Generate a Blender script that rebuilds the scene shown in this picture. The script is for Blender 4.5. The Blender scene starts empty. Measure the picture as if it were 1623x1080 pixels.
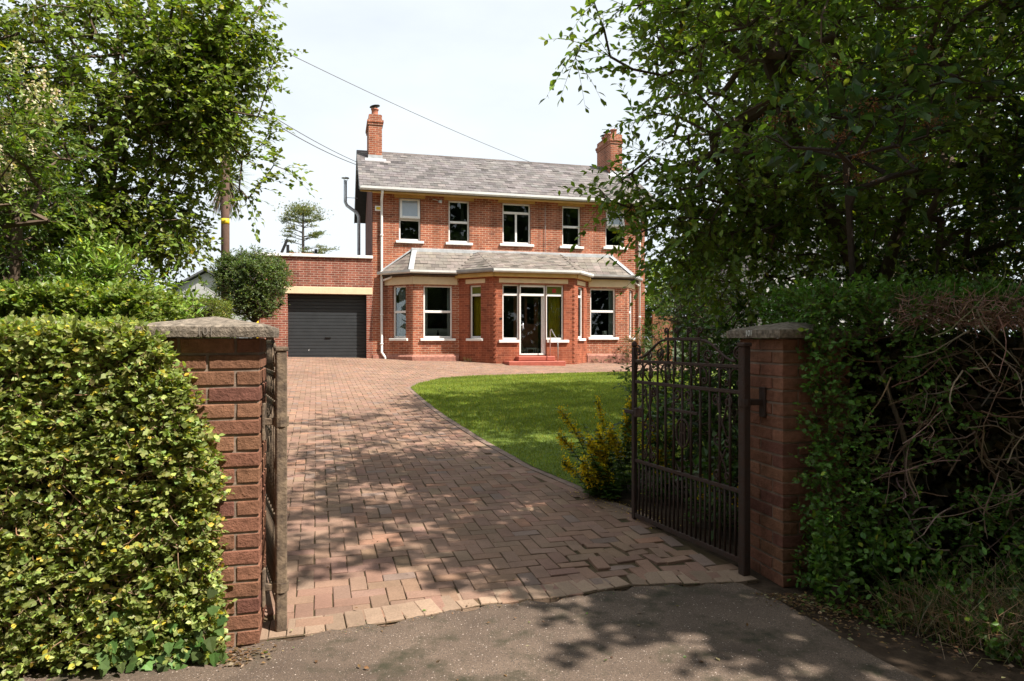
import bpy, math, random
import numpy as np
from mathutils import Vector, Matrix

random.seed(11)
rng = np.random.default_rng(11)
R = math.radians
C = bpy.context.scene.collection

# ------------------------------------------------------------------ helpers
def link(o, parent=None):
    C.objects.link(o)
    if parent is not None:
        o.parent = parent
    return o

def tag(o, label, cat, group=None, kind=None):
    if label: o['label'] = label
    if cat: o['category'] = cat
    if group: o['group'] = group
    if kind: o['kind'] = kind
    return o

def struct(o, kind='structure'):
    o['kind'] = kind
    return o

def thing(name, label, cat, loc=(0, 0, 0), rz=0.0, group=None):
    o = bpy.data.objects.new(name, None)
    o.empty_display_size = 0.2
    o.location = loc
    o.rotation_euler = (0, 0, rz)
    link(o)
    return tag(o, label, cat, group)

def gz(x, y):
    """height of the ground: the drive climbs from the gate to the house"""
    x = np.asarray(x, float); y = np.asarray(y, float)
    yc = np.clip(y, 3.2, 26.0)
    k = np.clip((y - 3.2) / 1.0, 0, 1)
    xs = np.clip(x, -9.0, 8.0)
    return np.where(y > 3.2, .0337 * (yc - 3.2) - .026 * xs * yc / 22 * k, 0.0)

def mesh_from(name, V, faces, mats, parent=None, mi=None, smooth=False, cols=None, uv=True):
    """faces: list of index lists"""
    V = np.asarray(V, np.float32).reshape(-1, 3)
    me = bpy.data.meshes.new(name)
    tot = np.array([len(f) for f in faces], np.int32)
    loops = np.concatenate([np.asarray(f, np.int32) for f in faces]) if len(faces) else np.zeros(0, np.int32)
    return _mk(me, name, V, loops, tot, mats, parent, mi, smooth, cols, uv)

def _mk(me, name, V, loops, tot, mats, parent, mi, smooth, cols, uv):
    me.vertices.add(len(V)); me.vertices.foreach_set('co', V.ravel())
    me.loops.add(len(loops)); me.loops.foreach_set('vertex_index', loops)
    me.polygons.add(len(tot))
    start = np.concatenate([[0], np.cumsum(tot)[:-1]]).astype(np.int32)
    me.polygons.foreach_set('loop_start', start)
    me.polygons.foreach_set('loop_total', tot)
    if mi is not None:
        me.polygons.foreach_set('material_index', np.asarray(mi, np.int32))
    me.polygons.foreach_set('use_smooth', np.full(len(tot), bool(smooth)))
    me.update(calc_edges=True)
    if cols is not None:
        a = me.color_attributes.new('col', 'FLOAT_COLOR', 'POINT')
        c4 = np.ones((len(V), 4), np.float32); c4[:, :3] = cols
        a.data.foreach_set('color', c4.ravel())
    if uv:
        n = np.zeros(len(tot) * 3, np.float32); me.polygons.foreach_get('normal', n); n = n.reshape(-1, 3)
        nf = np.repeat(n, tot, axis=0)
        p = V[loops]
        hl = np.hypot(nf[:, 0], nf[:, 1]) + 1e-9
        tx, ty = -nf[:, 1] / hl, nf[:, 0] / hl
        flat = np.abs(nf[:, 2]) > .75
        u = np.where(flat, p[:, 0], p[:, 0] * tx + p[:, 1] * ty)
        v = np.where(flat, p[:, 1], p[:, 2])
        l = me.uv_layers.new(name='UVMap')
        l.data.foreach_set('uv', np.stack([u, v], 1).astype(np.float32).ravel())
    for m in (mats if isinstance(mats, (list, tuple)) else [mats]):
        me.materials.append(m)
    o = bpy.data.objects.new(name, me)
    return link(o, parent)

class MB:
    def __init__(self): self.v = []; self.f = []; self.m = []; self.c = []
    def quad(self, pts, m=0, c=None):
        n = len(self.v); self.v += [tuple(p) for p in pts]; self.f.append(list(range(n, n + len(pts)))); self.m.append(m)
        self.c += [c or (1, 1, 1)] * len(pts)
    def box(self, x0, x1, y0, y1, z0, z1, m=0, bev=0.0, M=None, c=None):
        n = len(self.v)
        if bev <= 0:
            P = [(x0,y0,z0),(x1,y0,z0),(x1,y1,z0),(x0,y1,z0),(x0,y0,z1),(x1,y0,z1),(x1,y1,z1),(x0,y1,z1)]
            F = [(0,3,2,1),(4,5,6,7),(0,1,5,4),(1,2,6,5),(2,3,7,6),(3,0,4,7)]
        else:
            b = min(bev, (x1-x0)*.45, (y1-y0)*.45, (z1-z0)*.45)
            P = []; idx = {}
            for ix in (0,1):
                for iy in (0,1):
                    for iz in (0,1):
                        X=(x0,x1)[ix]; Y=(y0,y1)[iy]; Z=(z0,z1)[iz]
                        sx=b*(1-2*ix); sy=b*(1-2*iy); sz=b*(1-2*iz)
                        idx[ix,iy,iz]=len(P)
                        P += [(X,Y+sy,Z+sz),(X+sx,Y,Z+sz),(X+sx,Y+sy,Z)]
            I=lambda a,b_,c_,k: idx[a,b_,c_]+k
            F=[[I(0,0,0,0),I(0,0,1,0),I(0,1,1,0),I(0,1,0,0)],[I(1,0,0,0),I(1,1,0,0),I(1,1,1,0),I(1,0,1,0)],
               [I(0,0,0,1),I(1,0,0,1),I(1,0,1,1),I(0,0,1,1)],[I(0,1,0,1),I(0,1,1,1),I(1,1,1,1),I(1,1,0,1)],
               [I(0,0,0,2),I(0,1,0,2),I(1,1,0,2),I(1,0,0,2)],[I(0,0,1,2),I(1,0,1,2),I(1,1,1,2),I(0,1,1,2)]]
            for (a,b_) in ((0,0),(0,1),(1,0),(1,1)):
                F.append([I(a,b_,0,0),I(a,b_,1,0),I(a,b_,1,1),I(a,b_,0,1)])
                F.append([I(a,0,b_,0),I(a,1,b_,0),I(a,1,b_,2),I(a,0,b_,2)])
                F.append([I(0,a,b_,1),I(1,a,b_,1),I(1,a,b_,2),I(0,a,b_,2)])
            for k in idx.values(): F.append([k,k+1,k+2])
            # orient outward
            cx,cy,cz=(x0+x1)/2,(y0+y1)/2,(z0+z1)/2
            G=[]
            for f in F:
                a,b2,c2=[Vector(P[i]) for i in f[:3]]
                nn=(b2-a).cross(c2-a); ce=sum((Vector(P[i]) for i in f),Vector())/len(f)-Vector((cx,cy,cz))
                G.append(list(f) if nn.dot(ce)>0 else list(reversed(f)))
            F=G
        if M is not None: P=[tuple(M @ Vector(p)) for p in P]
        self.v += P; self.f += [[n+i for i in f] for f in F]; self.m += [m]*len(F); self.c += [c or (1,1,1)]*len(P)
    def tube(self, pts, r, n=8, m=0, cap=True, c=None):
        pts=[Vector(p) for p in pts]
        rs=r if isinstance(r,(list,tuple)) else [r]*len(pts)
        base=len(self.v); ref=None
        for i,p in enumerate(pts):
            d=(pts[min(i+1,len(pts)-1)]-pts[max(i-1,0)]).normalized()
            if ref is None:
                ref=d.orthogonal().normalized()
            ref=(ref-d*ref.dot(d)).normalized(); s=d.cross(ref)
            for k in range(n):
                a=2*math.pi*k/n
                self.v.append(tuple(p+(ref*math.cos(a)+s*math.sin(a))*rs[i])); self.c.append(c or (1,1,1))
        for i in range(len(pts)-1):
            for k in range(n):
                k2=(k+1)%n
                self.f.append([base+i*n+k,base+i*n+k2,base+(i+1)*n+k2,base+(i+1)*n+k]); self.m.append(m)
        if cap:
            self.f.append([base+k for k in reversed(range(n))]); self.m.append(m)
            e=base+(len(pts)-1)*n
            self.f.append([e+k for k in range(n)]); self.m.append(m)
    def lathe(self, prof, center=(0,0,0), n=16, m=0, c=None):
        base=len(self.v); cx,cy,cz=center
        for (r,z) in prof:
            for k in range(n):
                a=2*math.pi*k/n
                self.v.append((cx+r*math.cos(a),cy+r*math.sin(a),cz+z)); self.c.append(c or (1,1,1))
        for i in range(len(prof)-1):
            for k in range(n):
                k2=(k+1)%n
                self.f.append([base+i*n+k,base+i*n+k2,base+(i+1)*n+k2,base+(i+1)*n+k]); self.m.append(m)
        self.f.append([base+k for k in reversed(range(n))]); self.m.append(m)
        e=base+(len(prof)-1)*n
        self.f.append([e+k for k in range(n)]); self.m.append(m)
    def build(self, name, mats, parent=None, smooth=False, col=False):
        return mesh_from(name, self.v, self.f, mats, parent, self.m, smooth, np.array(self.c) if col else None)

# ------------------------------------------------------------------ materials
def newmat(name):
    m = bpy.data.materials.new(name); m.use_nodes = True
    nt = m.node_tree; nt.nodes.clear()
    out = nt.nodes.new('ShaderNodeOutputMaterial')
    return m, nt, out
def nd(nt, typ, **kw):
    n = nt.nodes.new(typ)
    for k, v in kw.items():
        if hasattr(n, k): setattr(n, k, v)
        else: n.inputs[k.replace('_', ' ')].default_value = v
    return n
def c4(c): return (c[0], c[1], c[2], 1)

def ramp(nt, stops, fac):
    r = nt.nodes.new('ShaderNodeValToRGB'); e = r.color_ramp.elements
    e[0].position, e[0].color = stops[0][0], c4(stops[0][1])
    e[1].position, e[1].color = stops[-1][0], c4(stops[-1][1])
    for p, c in stops[1:-1]:
        x = e.new(p); x.color = c4(c)
    nt.links.new(fac, r.inputs[0]); return r
def mix(nt, a, b, fac, mode='MIX'):
    m = nt.nodes.new('ShaderNodeMix'); m.data_type = 'RGBA'; m.blend_type = mode
    for s, v in ((6, a), (7, b)):
        if hasattr(v, 'is_output'): nt.links.new(v, m.inputs[s])
        else: m.inputs[s].default_value = c4(v)
    if hasattr(fac, 'is_output'): nt.links.new(fac, m.inputs[0])
    else: m.inputs[0].default_value = fac
    return m.outputs[2]
def noise(nt, scale, detail=4, rough=.6, vec=None, coord='Object'):
    n = nt.nodes.new('ShaderNodeTexNoise'); n.inputs['Scale'].default_value = scale
    n.inputs['Detail'].default_value = detail; n.inputs['Roughness'].default_value = rough
    if vec is None:
        vec = nt.nodes.new('ShaderNodeTexCoord').outputs[coord]
    nt.links.new(vec, n.inputs['Vector']); return n

def simple(name, col, rough=.6, metal=0., var=.15, scale=6., bump=.0, bscale=40., spec=.4, col2=None):
    m, nt, out = newmat(name)
    b = nd(nt, 'ShaderNodeBsdfPrincipled'); b.inputs['Roughness'].default_value = rough
    b.inputs['Metallic'].default_value = metal; b.inputs['Specular IOR Level'].default_value = spec
    n = noise(nt, scale)
    lo = tuple(x * (1 - var) for x in col) if col2 is None else col2
    hi = tuple(min(1, x * (1 + var)) for x in col)
    r = ramp(nt, [(.3, lo), (.7, hi)], n.outputs[0])
    nt.links.new(r.outputs[0], b.inputs['Base Color'])
    if bump > 0:
        n2 = noise(nt, bscale); bp = nd(nt, 'ShaderNodeBump'); bp.inputs['Strength'].default_value = bump; bp.inputs['Distance'].default_value = .01
        nt.links.new(n2.outputs[0], bp.inputs['Height']); nt.links.new(bp.outputs[0], b.inputs['Normal'])
    nt.links.new(b.outputs[0], out.inputs[0]); return m

def vcol(name, rough=.7, bump=.25, bscale=60., dirt=.25, spec=.3, dscale=4.):
    """object colour from the mesh's own per-piece colours, with grain"""
    m, nt, out = newmat(name)
    b = nd(nt, 'ShaderNodeBsdfPrincipled'); b.inputs['Roughness'].default_value = rough; b.inputs['Specular IOR Level'].default_value = spec
    a = nd(nt, 'ShaderNodeAttribute'); a.attribute_name = 'col'
    n1 = noise(nt, dscale, 6, .65); n2 = noise(nt, bscale, 5, .7)
    r1 = ramp(nt, [(.25, (1 - dirt,) * 3), (.75, (1 + dirt * .6,) * 3)], n1.outputs[0])
    r2 = ramp(nt, [(.25, (1 - dirt * .8,) * 3), (.75, (1 + dirt * .6,) * 3)], n2.outputs[0])
    cc = mix(nt, a.outputs[0], r1.outputs[0], 1, 'MULTIPLY'); cc = mix(nt, cc, r2.outputs[0], 1, 'MULTIPLY')
    nt.links.new(cc, b.inputs['Base Color'])
    bp = nd(nt, 'ShaderNodeBump'); bp.inputs['Strength'].default_value = bump; bp.inputs['Distance'].default_value = .01
    nt.links.new(n2.outputs[0], bp.inputs['Height']); nt.links.new(bp.outputs[0], b.inputs['Normal'])
    nt.links.new(b.outputs[0], out.inputs[0]); return m

def leafmat(name, trans=.38, rough=.45, spec=.35):
    m, nt, out = newmat(name)
    a = nd(nt, 'ShaderNodeAttribute'); a.attribute_name = 'col'
    b = nd(nt, 'ShaderNodeBsdfPrincipled'); b.inputs['Roughness'].default_value = rough; b.inputs['Specular IOR Level'].default_value = spec
    n = noise(nt, 35., 3)
    r = ramp(nt, [(.3, (.8,) * 3), (.7, (1.15,) * 3)], n.outputs[0])
    cc = mix(nt, a.outputs[0], r.outputs[0], 1, 'MULTIPLY')
    nt.links.new(cc, b.inputs['Base Color'])
    t = nd(nt, 'ShaderNodeBsdfTranslucent')
    tc = mix(nt, cc, (1.25, 1.35, .5), 1, 'MULTIPLY')
    nt.links.new(tc, t.inputs[0])
    s = nd(nt, 'ShaderNodeMixShader'); s.inputs[0].default_value = trans
    nt.links.new(b.outputs[0], s.inputs[1]); nt.links.new(t.outputs[0], s.inputs[2])
    nt.links.new(s.outputs[0], out.inputs[0]); return m

def brickmat(name, c1, c2, mortar, msize=.012, bump=.6, bw=.225, bh=.075, stain=.3):
    m, nt, out = newmat(name)
    b = nd(nt, 'ShaderNodeBsdfPrincipled'); b.inputs['Roughness'].default_value = .85; b.inputs['Specular IOR Level'].default_value = .2
    uv = nd(nt, 'ShaderNodeUVMap'); uv.uv_map = 'UVMap'
    nz = noise(nt, 9., 2, .5, uv.outputs[0])
    # slightly wandering joints
    sub = nd(nt, 'ShaderNodeVectorMath', operation='SCALE'); sub.inputs['Scale'].default_value = .008
    nt.links.new(nz.outputs['Color'], sub.inputs[0])
    ad = nd(nt, 'ShaderNodeVectorMath', operation='ADD'); nt.links.new(uv.outputs[0], ad.inputs[0]); nt.links.new(sub.outputs[0], ad.inputs[1])
    t = nd(nt, 'ShaderNodeTexBrick'); t.offset = .5; t.inputs['Scale'].default_value = 1
    t.inputs['Brick Width'].default_value = bw; t.inputs['Row Height'].default_value = bh
    t.inputs['Mortar Size'].default_value = msize * .5; t.inputs['Mortar Smooth'].default_value = .15; t.inputs['Bias'].default_value = -.1
    t.inputs['Color1'].default_value = c4(c1); t.inputs['Color2'].default_value = c4(c2); t.inputs['Mortar'].default_value = c4(mortar)
    nt.links.new(ad.outputs[0], t.inputs['Vector'])
    # burnt bricks: a second, sparser brick colouring on the same courses
    t2 = nd(nt, 'ShaderNodeTexBrick'); t2.offset = .5; t2.inputs['Scale'].default_value = 1
    t2.inputs['Brick Width'].default_value = bw; t2.inputs['Row Height'].default_value = bh
    t2.inputs['Mortar Size'].default_value = 0; t2.inputs['Bias'].default_value = -.45
    t2.inputs['Color1'].default_value = (1, 1, 1, 1); t2.inputs['Color2'].default_value = (.42, .38, .42, 1); t2.inputs['Mortar'].default_value = (1, 1, 1, 1)
    sh = nd(nt, 'ShaderNodeVectorMath', operation='ADD'); sh.inputs[1].default_value = (bw * 40, bh * 26, 0)
    nt.links.new(ad.outputs[0], sh.inputs[0]); nt.links.new(sh.outputs[0], t2.inputs['Vector'])
    inv = nd(nt, 'ShaderNodeMath', operation='SUBTRACT'); inv.inputs[0].default_value = 1
    nt.links.new(t.outputs['Fac'], inv.inputs[1])
    cc = mix(nt, t.outputs['Color'], t2.outputs['Color'], inv.outputs[0], 'MULTIPLY')
    n1 = noise(nt, 1.3, 6, .65); n2 = noise(nt, 30., 4, .7)
    r1 = ramp(nt, [(.3, (1 - stain,) * 3), (.7, (1.12,) * 3)], n1.outputs[0]); r2 = ramp(nt, [(.25, (.72,) * 3), (.75, (1.2,) * 3)], n2.outputs[0])
    cc = mix(nt, cc, r1.outputs[0], 1, 'MULTIPLY'); cc = mix(nt, cc, r2.outputs[0], 1, 'MULTIPLY')
    mpn = nd(nt, 'ShaderNodeMapping'); mpn.inputs['Scale'].default_value = (2.6, .35, 1); nt.links.new(uv.outputs[0], mpn.inputs[0])
    n4 = noise(nt, 1.4, 5, .6, mpn.outputs[0]); r4 = ramp(nt, [(.36, (.70, .68, .66)), (.58, (1,) * 3)], n4.outputs[0]); cc = mix(nt, cc, r4.outputs[0], 1, 'MULTIPLY')
    nt.links.new(cc, b.inputs['Base Color'])
    hh = nd(nt, 'ShaderNodeMath', operation='MULTIPLY_ADD'); hh.inputs[1].default_value = .35
    nt.links.new(n2.outputs[0], hh.inputs[0]); nt.links.new(inv.outputs[0], hh.inputs[2])
    bp = nd(nt, 'ShaderNodeBump'); bp.inputs['Strength'].default_value = bump; bp.inputs['Distance'].default_value = .008
    nt.links.new(hh.outputs[0], bp.inputs['Height']); nt.links.new(bp.outputs[0], b.inputs['Normal'])
    nt.links.new(b.outputs[0], out.inputs[0]); return m

def glassmat(name, tint=(.8, .85, .85), refl=1.0):
    m, nt, out = newmat(name)
    tr = nd(nt, 'ShaderNodeBsdfTransparent'); tr.inputs[0].default_value = c4(tint)
    gl = nd(nt, 'ShaderNodeBsdfGlossy'); gl.inputs['Roughness'].default_value = .01; gl.inputs[0].default_value = (refl, refl, refl, 1)
    fr = nd(nt, 'ShaderNodeFresnel'); fr.inputs[0].default_value = 1.5
    s = nd(nt, 'ShaderNodeMixShader'); nt.links.new(fr.outputs[0], s.inputs[0])
    nt.links.new(tr.outputs[0], s.inputs[1]); nt.links.new(gl.outputs[0], s.inputs[2]); nt.links.new(s.outputs[0], out.inputs[0]); return m

M = {}
M['leaf'] = leafmat('leaf'); M['leaf_thick'] = leafmat('glossy leaf', .22, .32, .5); M['grass'] = leafmat('grass blade', .45, .6, .2)
M['petal'] = leafmat('petal', .3, .6, .2)
M['bark'] = vcol('bark', .9, .6, 35., .35, .15)
M['twig'] = vcol('twig', .85, .2, 80., .25, .2)
M['house_brick'] = brickmat('house brick', (.48, .150, .076), (.32, .095, .055), (.56, .38, .27), .018)
M['porch_brick'] = brickmat('porch brick', (.39, .112, .056), (.31, .088, .047), (.46, .21, .13), .010, .35)
M['garage_brick'] = brickmat('garage brick', (.34, .105, .065), (.25, .08, .055), (.50, .36, .28), .017)
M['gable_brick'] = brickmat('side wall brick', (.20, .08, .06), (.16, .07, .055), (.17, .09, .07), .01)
M['plinth'] = simple('plinth', (.33, .15, .11), .9, var=.35, scale=12., bump=.4)
M['white'] = simple('white paint', (.80, .79, .76), .45, var=.05, scale=2., bump=.05)
M['frame_white'] = simple('white window frame', (.78, .76, .73), .35, var=.04)
M['cream'] = simple('cream lintel paint', (.68, .53, .34), .7, var=.1, scale=3., bump=.1)
M['ochre'] = simple('ochre paint', (.50, .31, .10), .6, var=.12)
M['gutter'] = simple('grey white gutter', (.60, .60, .58), .5, var=.12, scale=3.)
M['gutter_dark'] = simple('weathered gutter', (.30, .29, .28), .5, var=.2, scale=3.)
M['lead'] = simple('lead flashing', (.42, .43, .44), .55, .1, var=.2, scale=5., bump=.1)
M['slate'] = vcol('roof slate', .8, .35, 25., .3, .3, 2.5)
M['slate_base'] = simple('slate underlay', (.055, .045, .042), .9)
M['terracotta'] = simple('terracotta', (.36, .13, .075), .85, var=.25, bump=.2)
M['glass'] = glassmat('window glass')
M['sky_pane'] = simple('sky-toned glass', (.30, .36, .42), .12, var=.05, spec=.8)  # mirrored sky is put into the pane's blue-grey colour
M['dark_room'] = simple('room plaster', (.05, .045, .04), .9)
M['roller'] = simple('dark grey roller door', (.030, .033, .036), .42, var=.12, scale=3., spec=.5)
M['black'] = simple('black plastic', (.015, .015, .015), .4)
M['galv'] = simple('galvanised steel', (.50, .52, .54), .45, .25, var=.15)
M['red_step'] = simple('red painted step', (.34, .085, .055), .55, var=.2, bump=.12)
M['rail_metal'] = simple('brushed handrail', (.55, .53, .50), .3, .7)
M['curtain'] = simple('white curtain', (.62, .62, .60), .9, var=.06)
M['olive'] = simple('yellow blind', (.66, .47, .020), .8, var=.2, scale=3.)
M['wood'] = simple('brown door wood', (.30, .105, .05), .5, var=.3, scale=5.)
M['stone'] = simple('capstone', (.225, .185, .145), .95, var=.35, scale=38., bump=.7, bscale=110., spec=.12, col2=(.085, .072, .058))
M['carve'] = simple('worn lettering', (.20, .17, .14), .95, var=.3, scale=60.)
M['number'] = simple('number paint', (.62, .60, .56), .8, var=.25, scale=80.)
M['pillar_brick'] = vcol('pillar brick', .92, 1.0, 38., .36, .12, 14.)
M['mortar'] = simple('mortar', (.21, .155, .118), .95, var=.3, scale=12., bump=.5)
M['iron'] = simple('rusted iron', (.030, .022, .019), .75, .15, var=.5, scale=18., bump=.5, bscale=70., col2=(.055, .026, .017))
M['iron_old'] = simple('lichened iron', (.16, .115, .075), .85, .05, var=.4, scale=22., bump=.5, bscale=80., col2=(.055, .038, .028))
M['paver'] = vcol('block paver', .9, .35, 90., .28, .2, 3.)
M['pole_wood'] = simple('pole timber', (.13, .075, .055), .85, var=.25, scale=3., bump=.3)
M['yellow'] = simple('yellow band', (.80, .52, .02), .5, var=.06)
M['cable'] = simple('cable', (.14, .14, .14), .6)
M['render_wall'] = simple('grey render', (.42, .41, .40), .9, var=.1)
M['grey_roof'] = simple('grey roof', (.10, .10, .105), .85, var=.2)
M['fence'] = simple('brown fence', (.20, .085, .04), .85, var=.3, scale=5.)
M['sofa'] = simple('cream upholstery', (.45, .43, .38), .9)
M['green_glass'] = simple('stained green', (.05, .085, .012), .3, var=.4, scale=25., col2=(.16, .12, .012))
M['red_glass'] = simple('stained red', (.35, .03, .02), .4)

# asphalt
def asphalt():
    m, nt, out = newmat('asphalt')
    b = nd(nt, 'ShaderNodeBsdfPrincipled'); b.inputs['Roughness'].default_value = .9; b.inputs['Specular IOR Level'].default_value = .25
    co = nt.nodes.new('ShaderNodeTexCoord').outputs['Object']
    n1 = noise(nt, 1.6, 5, .6, co); n2 = noise(nt, 160., 3, .7, co)
    base = ramp(nt, [(.3, (.084, .060, .045)), (.7, (.165, .120, .090))], n1.outputs[0])
    gr = ramp(nt, [(.3, (.62,) * 3), (.7, (1.3,) * 3)], n2.outputs[0])
    cc = mix(nt, base.outputs[0], gr.outputs[0], 1, 'MULTIPLY')
    def chips(scale, th, amt, col):
        v = nd(nt, 'ShaderNodeTexVoronoi'); v.inputs['Scale'].default_value = scale; v.inputs['Randomness'].default_value = 1
        nt.links.new(co, v.inputs['Vector'])
        nn = noise(nt, scale * 1.7, 2, .5, co)
        d = nd(nt, 'ShaderNodeMath', operation='MULTIPLY_ADD'); d.inputs[1].default_value = .25
        nt.links.new(nn.outputs[0], d.inputs[0]); nt.links.new(v.outputs['Distance'], d.inputs[2])
        r = ramp(nt, [(th, (1,) * 3), (th + .05, (0,) * 3)], d.outputs[0])
        s = nd(nt, 'ShaderNodeSeparateColor'); nt.links.new(v.outputs['Color'], s.inputs[0])
        g = nd(nt, 'ShaderNodeMath', operation='GREATER_THAN'); g.inputs[1].default_value = amt; nt.links.new(s.outputs[0], g.inputs[0])
        mu = nd(nt, 'ShaderNodeMath', operation='MULTIPLY'); nt.links.new(r.outputs[0], mu.inputs[0]); nt.links.new(g.outputs[0], mu.inputs[1])
        return mu.outputs[0]
    f1 = chips(60., .30, .86, None); f2 = chips(120., .34, .78, None); f3 = chips(95., .42, .55, None)
    cc = mix(nt, cc, (.07, .055, .045), f3)
    cc = mix(nt, cc, (.42, .34, .29), f1); cc = mix(nt, cc, (.32, .26, .22), f2)
    n3 = noise(nt, 3.3, 5, .7, co); mo = ramp(nt, [(.50, (0,) * 3), (.66, (1,) * 3)], n3.outputs[0])
    cc = mix(nt, cc, (.045, .040, .024), mo.outputs[0])
    nt.links.new(cc, b.inputs['Base Color'])
    bp = nd(nt, 'ShaderNodeBump'); bp.inputs['Strength'].default_value = .7; bp.inputs['Distance'].default_value = .006
    nt.links.new(n2.outputs[0], bp.inputs['Height']); nt.links.new(bp.outputs[0], b.inputs['Normal'])
    nt.links.new(b.outputs[0], out.inputs[0]); return m
M['asphalt'] = asphalt()
M['soil'] = simple('soil', (.055, .038, .026), .95, var=.5, scale=10., bump=.9, bscale=45., spec=.1)
M['joint'] = simple('paving joint sand', (.085, .055, .034), .95, var=.5, scale=5., bump=.5, bscale=90., spec=.1, col2=(.045, .042, .020))
M['turf'] = simple('turf', (.11, .145, .028), .95, var=.35, scale=3., bump=.6, bscale=60., spec=.1, col2=(.07, .105, .02))
M['kerb'] = simple('kerb', (.19, .13, .10), .9, var=.35, scale=7., bump=.4)
M['terrain'] = simple('far ground', (.055, .07, .025), .95, var=.35, scale=.5)

# ------------------------------------------------------------------ foliage engine
TPL6 = (np.array([(0,0,0),(-.34,.28,.05),(-.42,.58,.06),(0,1,-.06),(.42,.58,.06),(.34,.28,.05),(0,.28,-.01),(0,.6,.0)]),
        [(0,6,1),(1,6,7,2),(2,7,3),(0,5,6),(5,4,7,6),(4,3,7)])
TPL4 = (np.array([(0,0,0),(-.45,.45,.07),(0,1,-.05),(.45,.45,.07),(0,.45,0)]), [(0,4,1),(1,4,2),(0,3,4),(3,2,4)])
TPL2 = (np.array([(0,0,0),(-.5,.5,.03),(0,1,0),(.5,.5,.03)]), [(0,2,1),(0,3,2)])
TPLB = (np.array([(-.5,0,0),(.5,0,0),(.15,.6,.0),(0,1,-.12)]), [(0,1,2),(0,2,3)])
TPLI = (np.array([(0,0,0),(-.5,.12,.02),(-.32,.42,.03),(-.36,.55,.02),(0,1,-.05),(.36,.55,.02),(.32,.42,.03),(.5,.12,.02),(0,.4,-.02)]),
        [(0,8,2,1),(2,8,4,3),(0,7,6,8),(6,5,4,8)])

def nrm(a): return a / (np.linalg.norm(a, axis=-1, keepdims=True) + 1e-9)

class Leaves:
    def __init__(self): self.V = []; self.L = []; self.T = []; self.Cc = []; self.n = 0
    def add(self, tpl, P, D, N, L, W, col):
        T, F = tpl; k = len(T); n = len(P)
        if n == 0: return
        D = nrm(D); S = nrm(np.cross(D, N)); N = np.cross(S, D)
        L = np.broadcast_to(L, (n,)).reshape(n, 1, 1); W = np.broadcast_to(W, (n,)).reshape(n, 1, 1)
        V = P[:, None] + S[:, None] * T[None, :, 0:1] * W + D[:, None] * T[None, :, 1:2] * L + N[:, None] * T[None, :, 2:3] * L
        fl = np.concatenate([np.array(f) for f in F]); ft = np.array([len(f) for f in F])
        self.V.append(V.reshape(-1, 3)); self.L.append((fl[None] + (np.arange(n) * k)[:, None] + self.n).ravel())
        self.T.append(np.tile(ft, n)); self.Cc.append(np.repeat(np.broadcast_to(col, (n, 3)), k, axis=0)); self.n += n * k
    def frust(self, A, B, ra, rb, col, n=4):
        m = len(A)
        if m == 0: return
        A = np.asarray(A, float); B = np.asarray(B, float)
        D = nrm(B - A); ref = np.where(np.abs(D[:, 2:3]) > .9, np.array([[1., 0, 0]]), np.array([[0, 0, 1.]]))
        S = nrm(np.cross(D, ref)); U = np.cross(S, D)
        ang = np.arange(n) * 2 * np.pi / n
        ring = S[:, None] * np.cos(ang)[None, :, None] + U[:, None] * np.sin(ang)[None, :, None]
        ra = np.broadcast_to(ra, (m,)).reshape(m, 1, 1); rb = np.broadcast_to(rb, (m,)).reshape(m, 1, 1)
        V = np.concatenate([A[:, None] + ring * ra, B[:, None] + ring * rb], 1)
        f = np.array([[k, k + n, (k + 1) % n + n, (k + 1) % n] for k in range(n)]).ravel()
        self.V.append(V.reshape(-1, 3)); self.L.append((f[None] + (np.arange(m) * 2 * n)[:, None] + self.n).ravel())
        self.T.append(np.full(m * n, 4)); self.Cc.append(np.repeat(np.broadcast_to(col, (m, 3)), 2 * n, axis=0)); self.n += m * 2 * n
    def build(self, name, mat, parent=None, origin=None, smooth=False):
        if not self.V: return None
        V = np.concatenate(self.V).astype(np.float32)
        if parent is not None:
            V = V - np.array(parent.location, np.float32)
        me = bpy.data.meshes.new(name)
        return _mk(me, name, V, np.concatenate(self.L).astype(np.int32), np.concatenate(self.T).astype(np.int32), mat, parent, None, smooth, np.concatenate(self.Cc), False)

def colvar(n, base, var=.25, yellow=.0, lightf=.0):
    b = np.array(base)[None] * (1 + var * rng.normal(size=(n, 1)).clip(-1.8, 1.8))
    b = b * (1 + .08 * rng.normal(size=(n, 3)))
    if yellow > 0:
        k = rng.random(n) < yellow
        b[k] = b[k] * np.array([2.2, 1.5, .8])
    if lightf > 0:
        k = rng.random(n) < lightf
        b[k] = b[k] * 1.6
    return b.clip(.004, .8)

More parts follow.
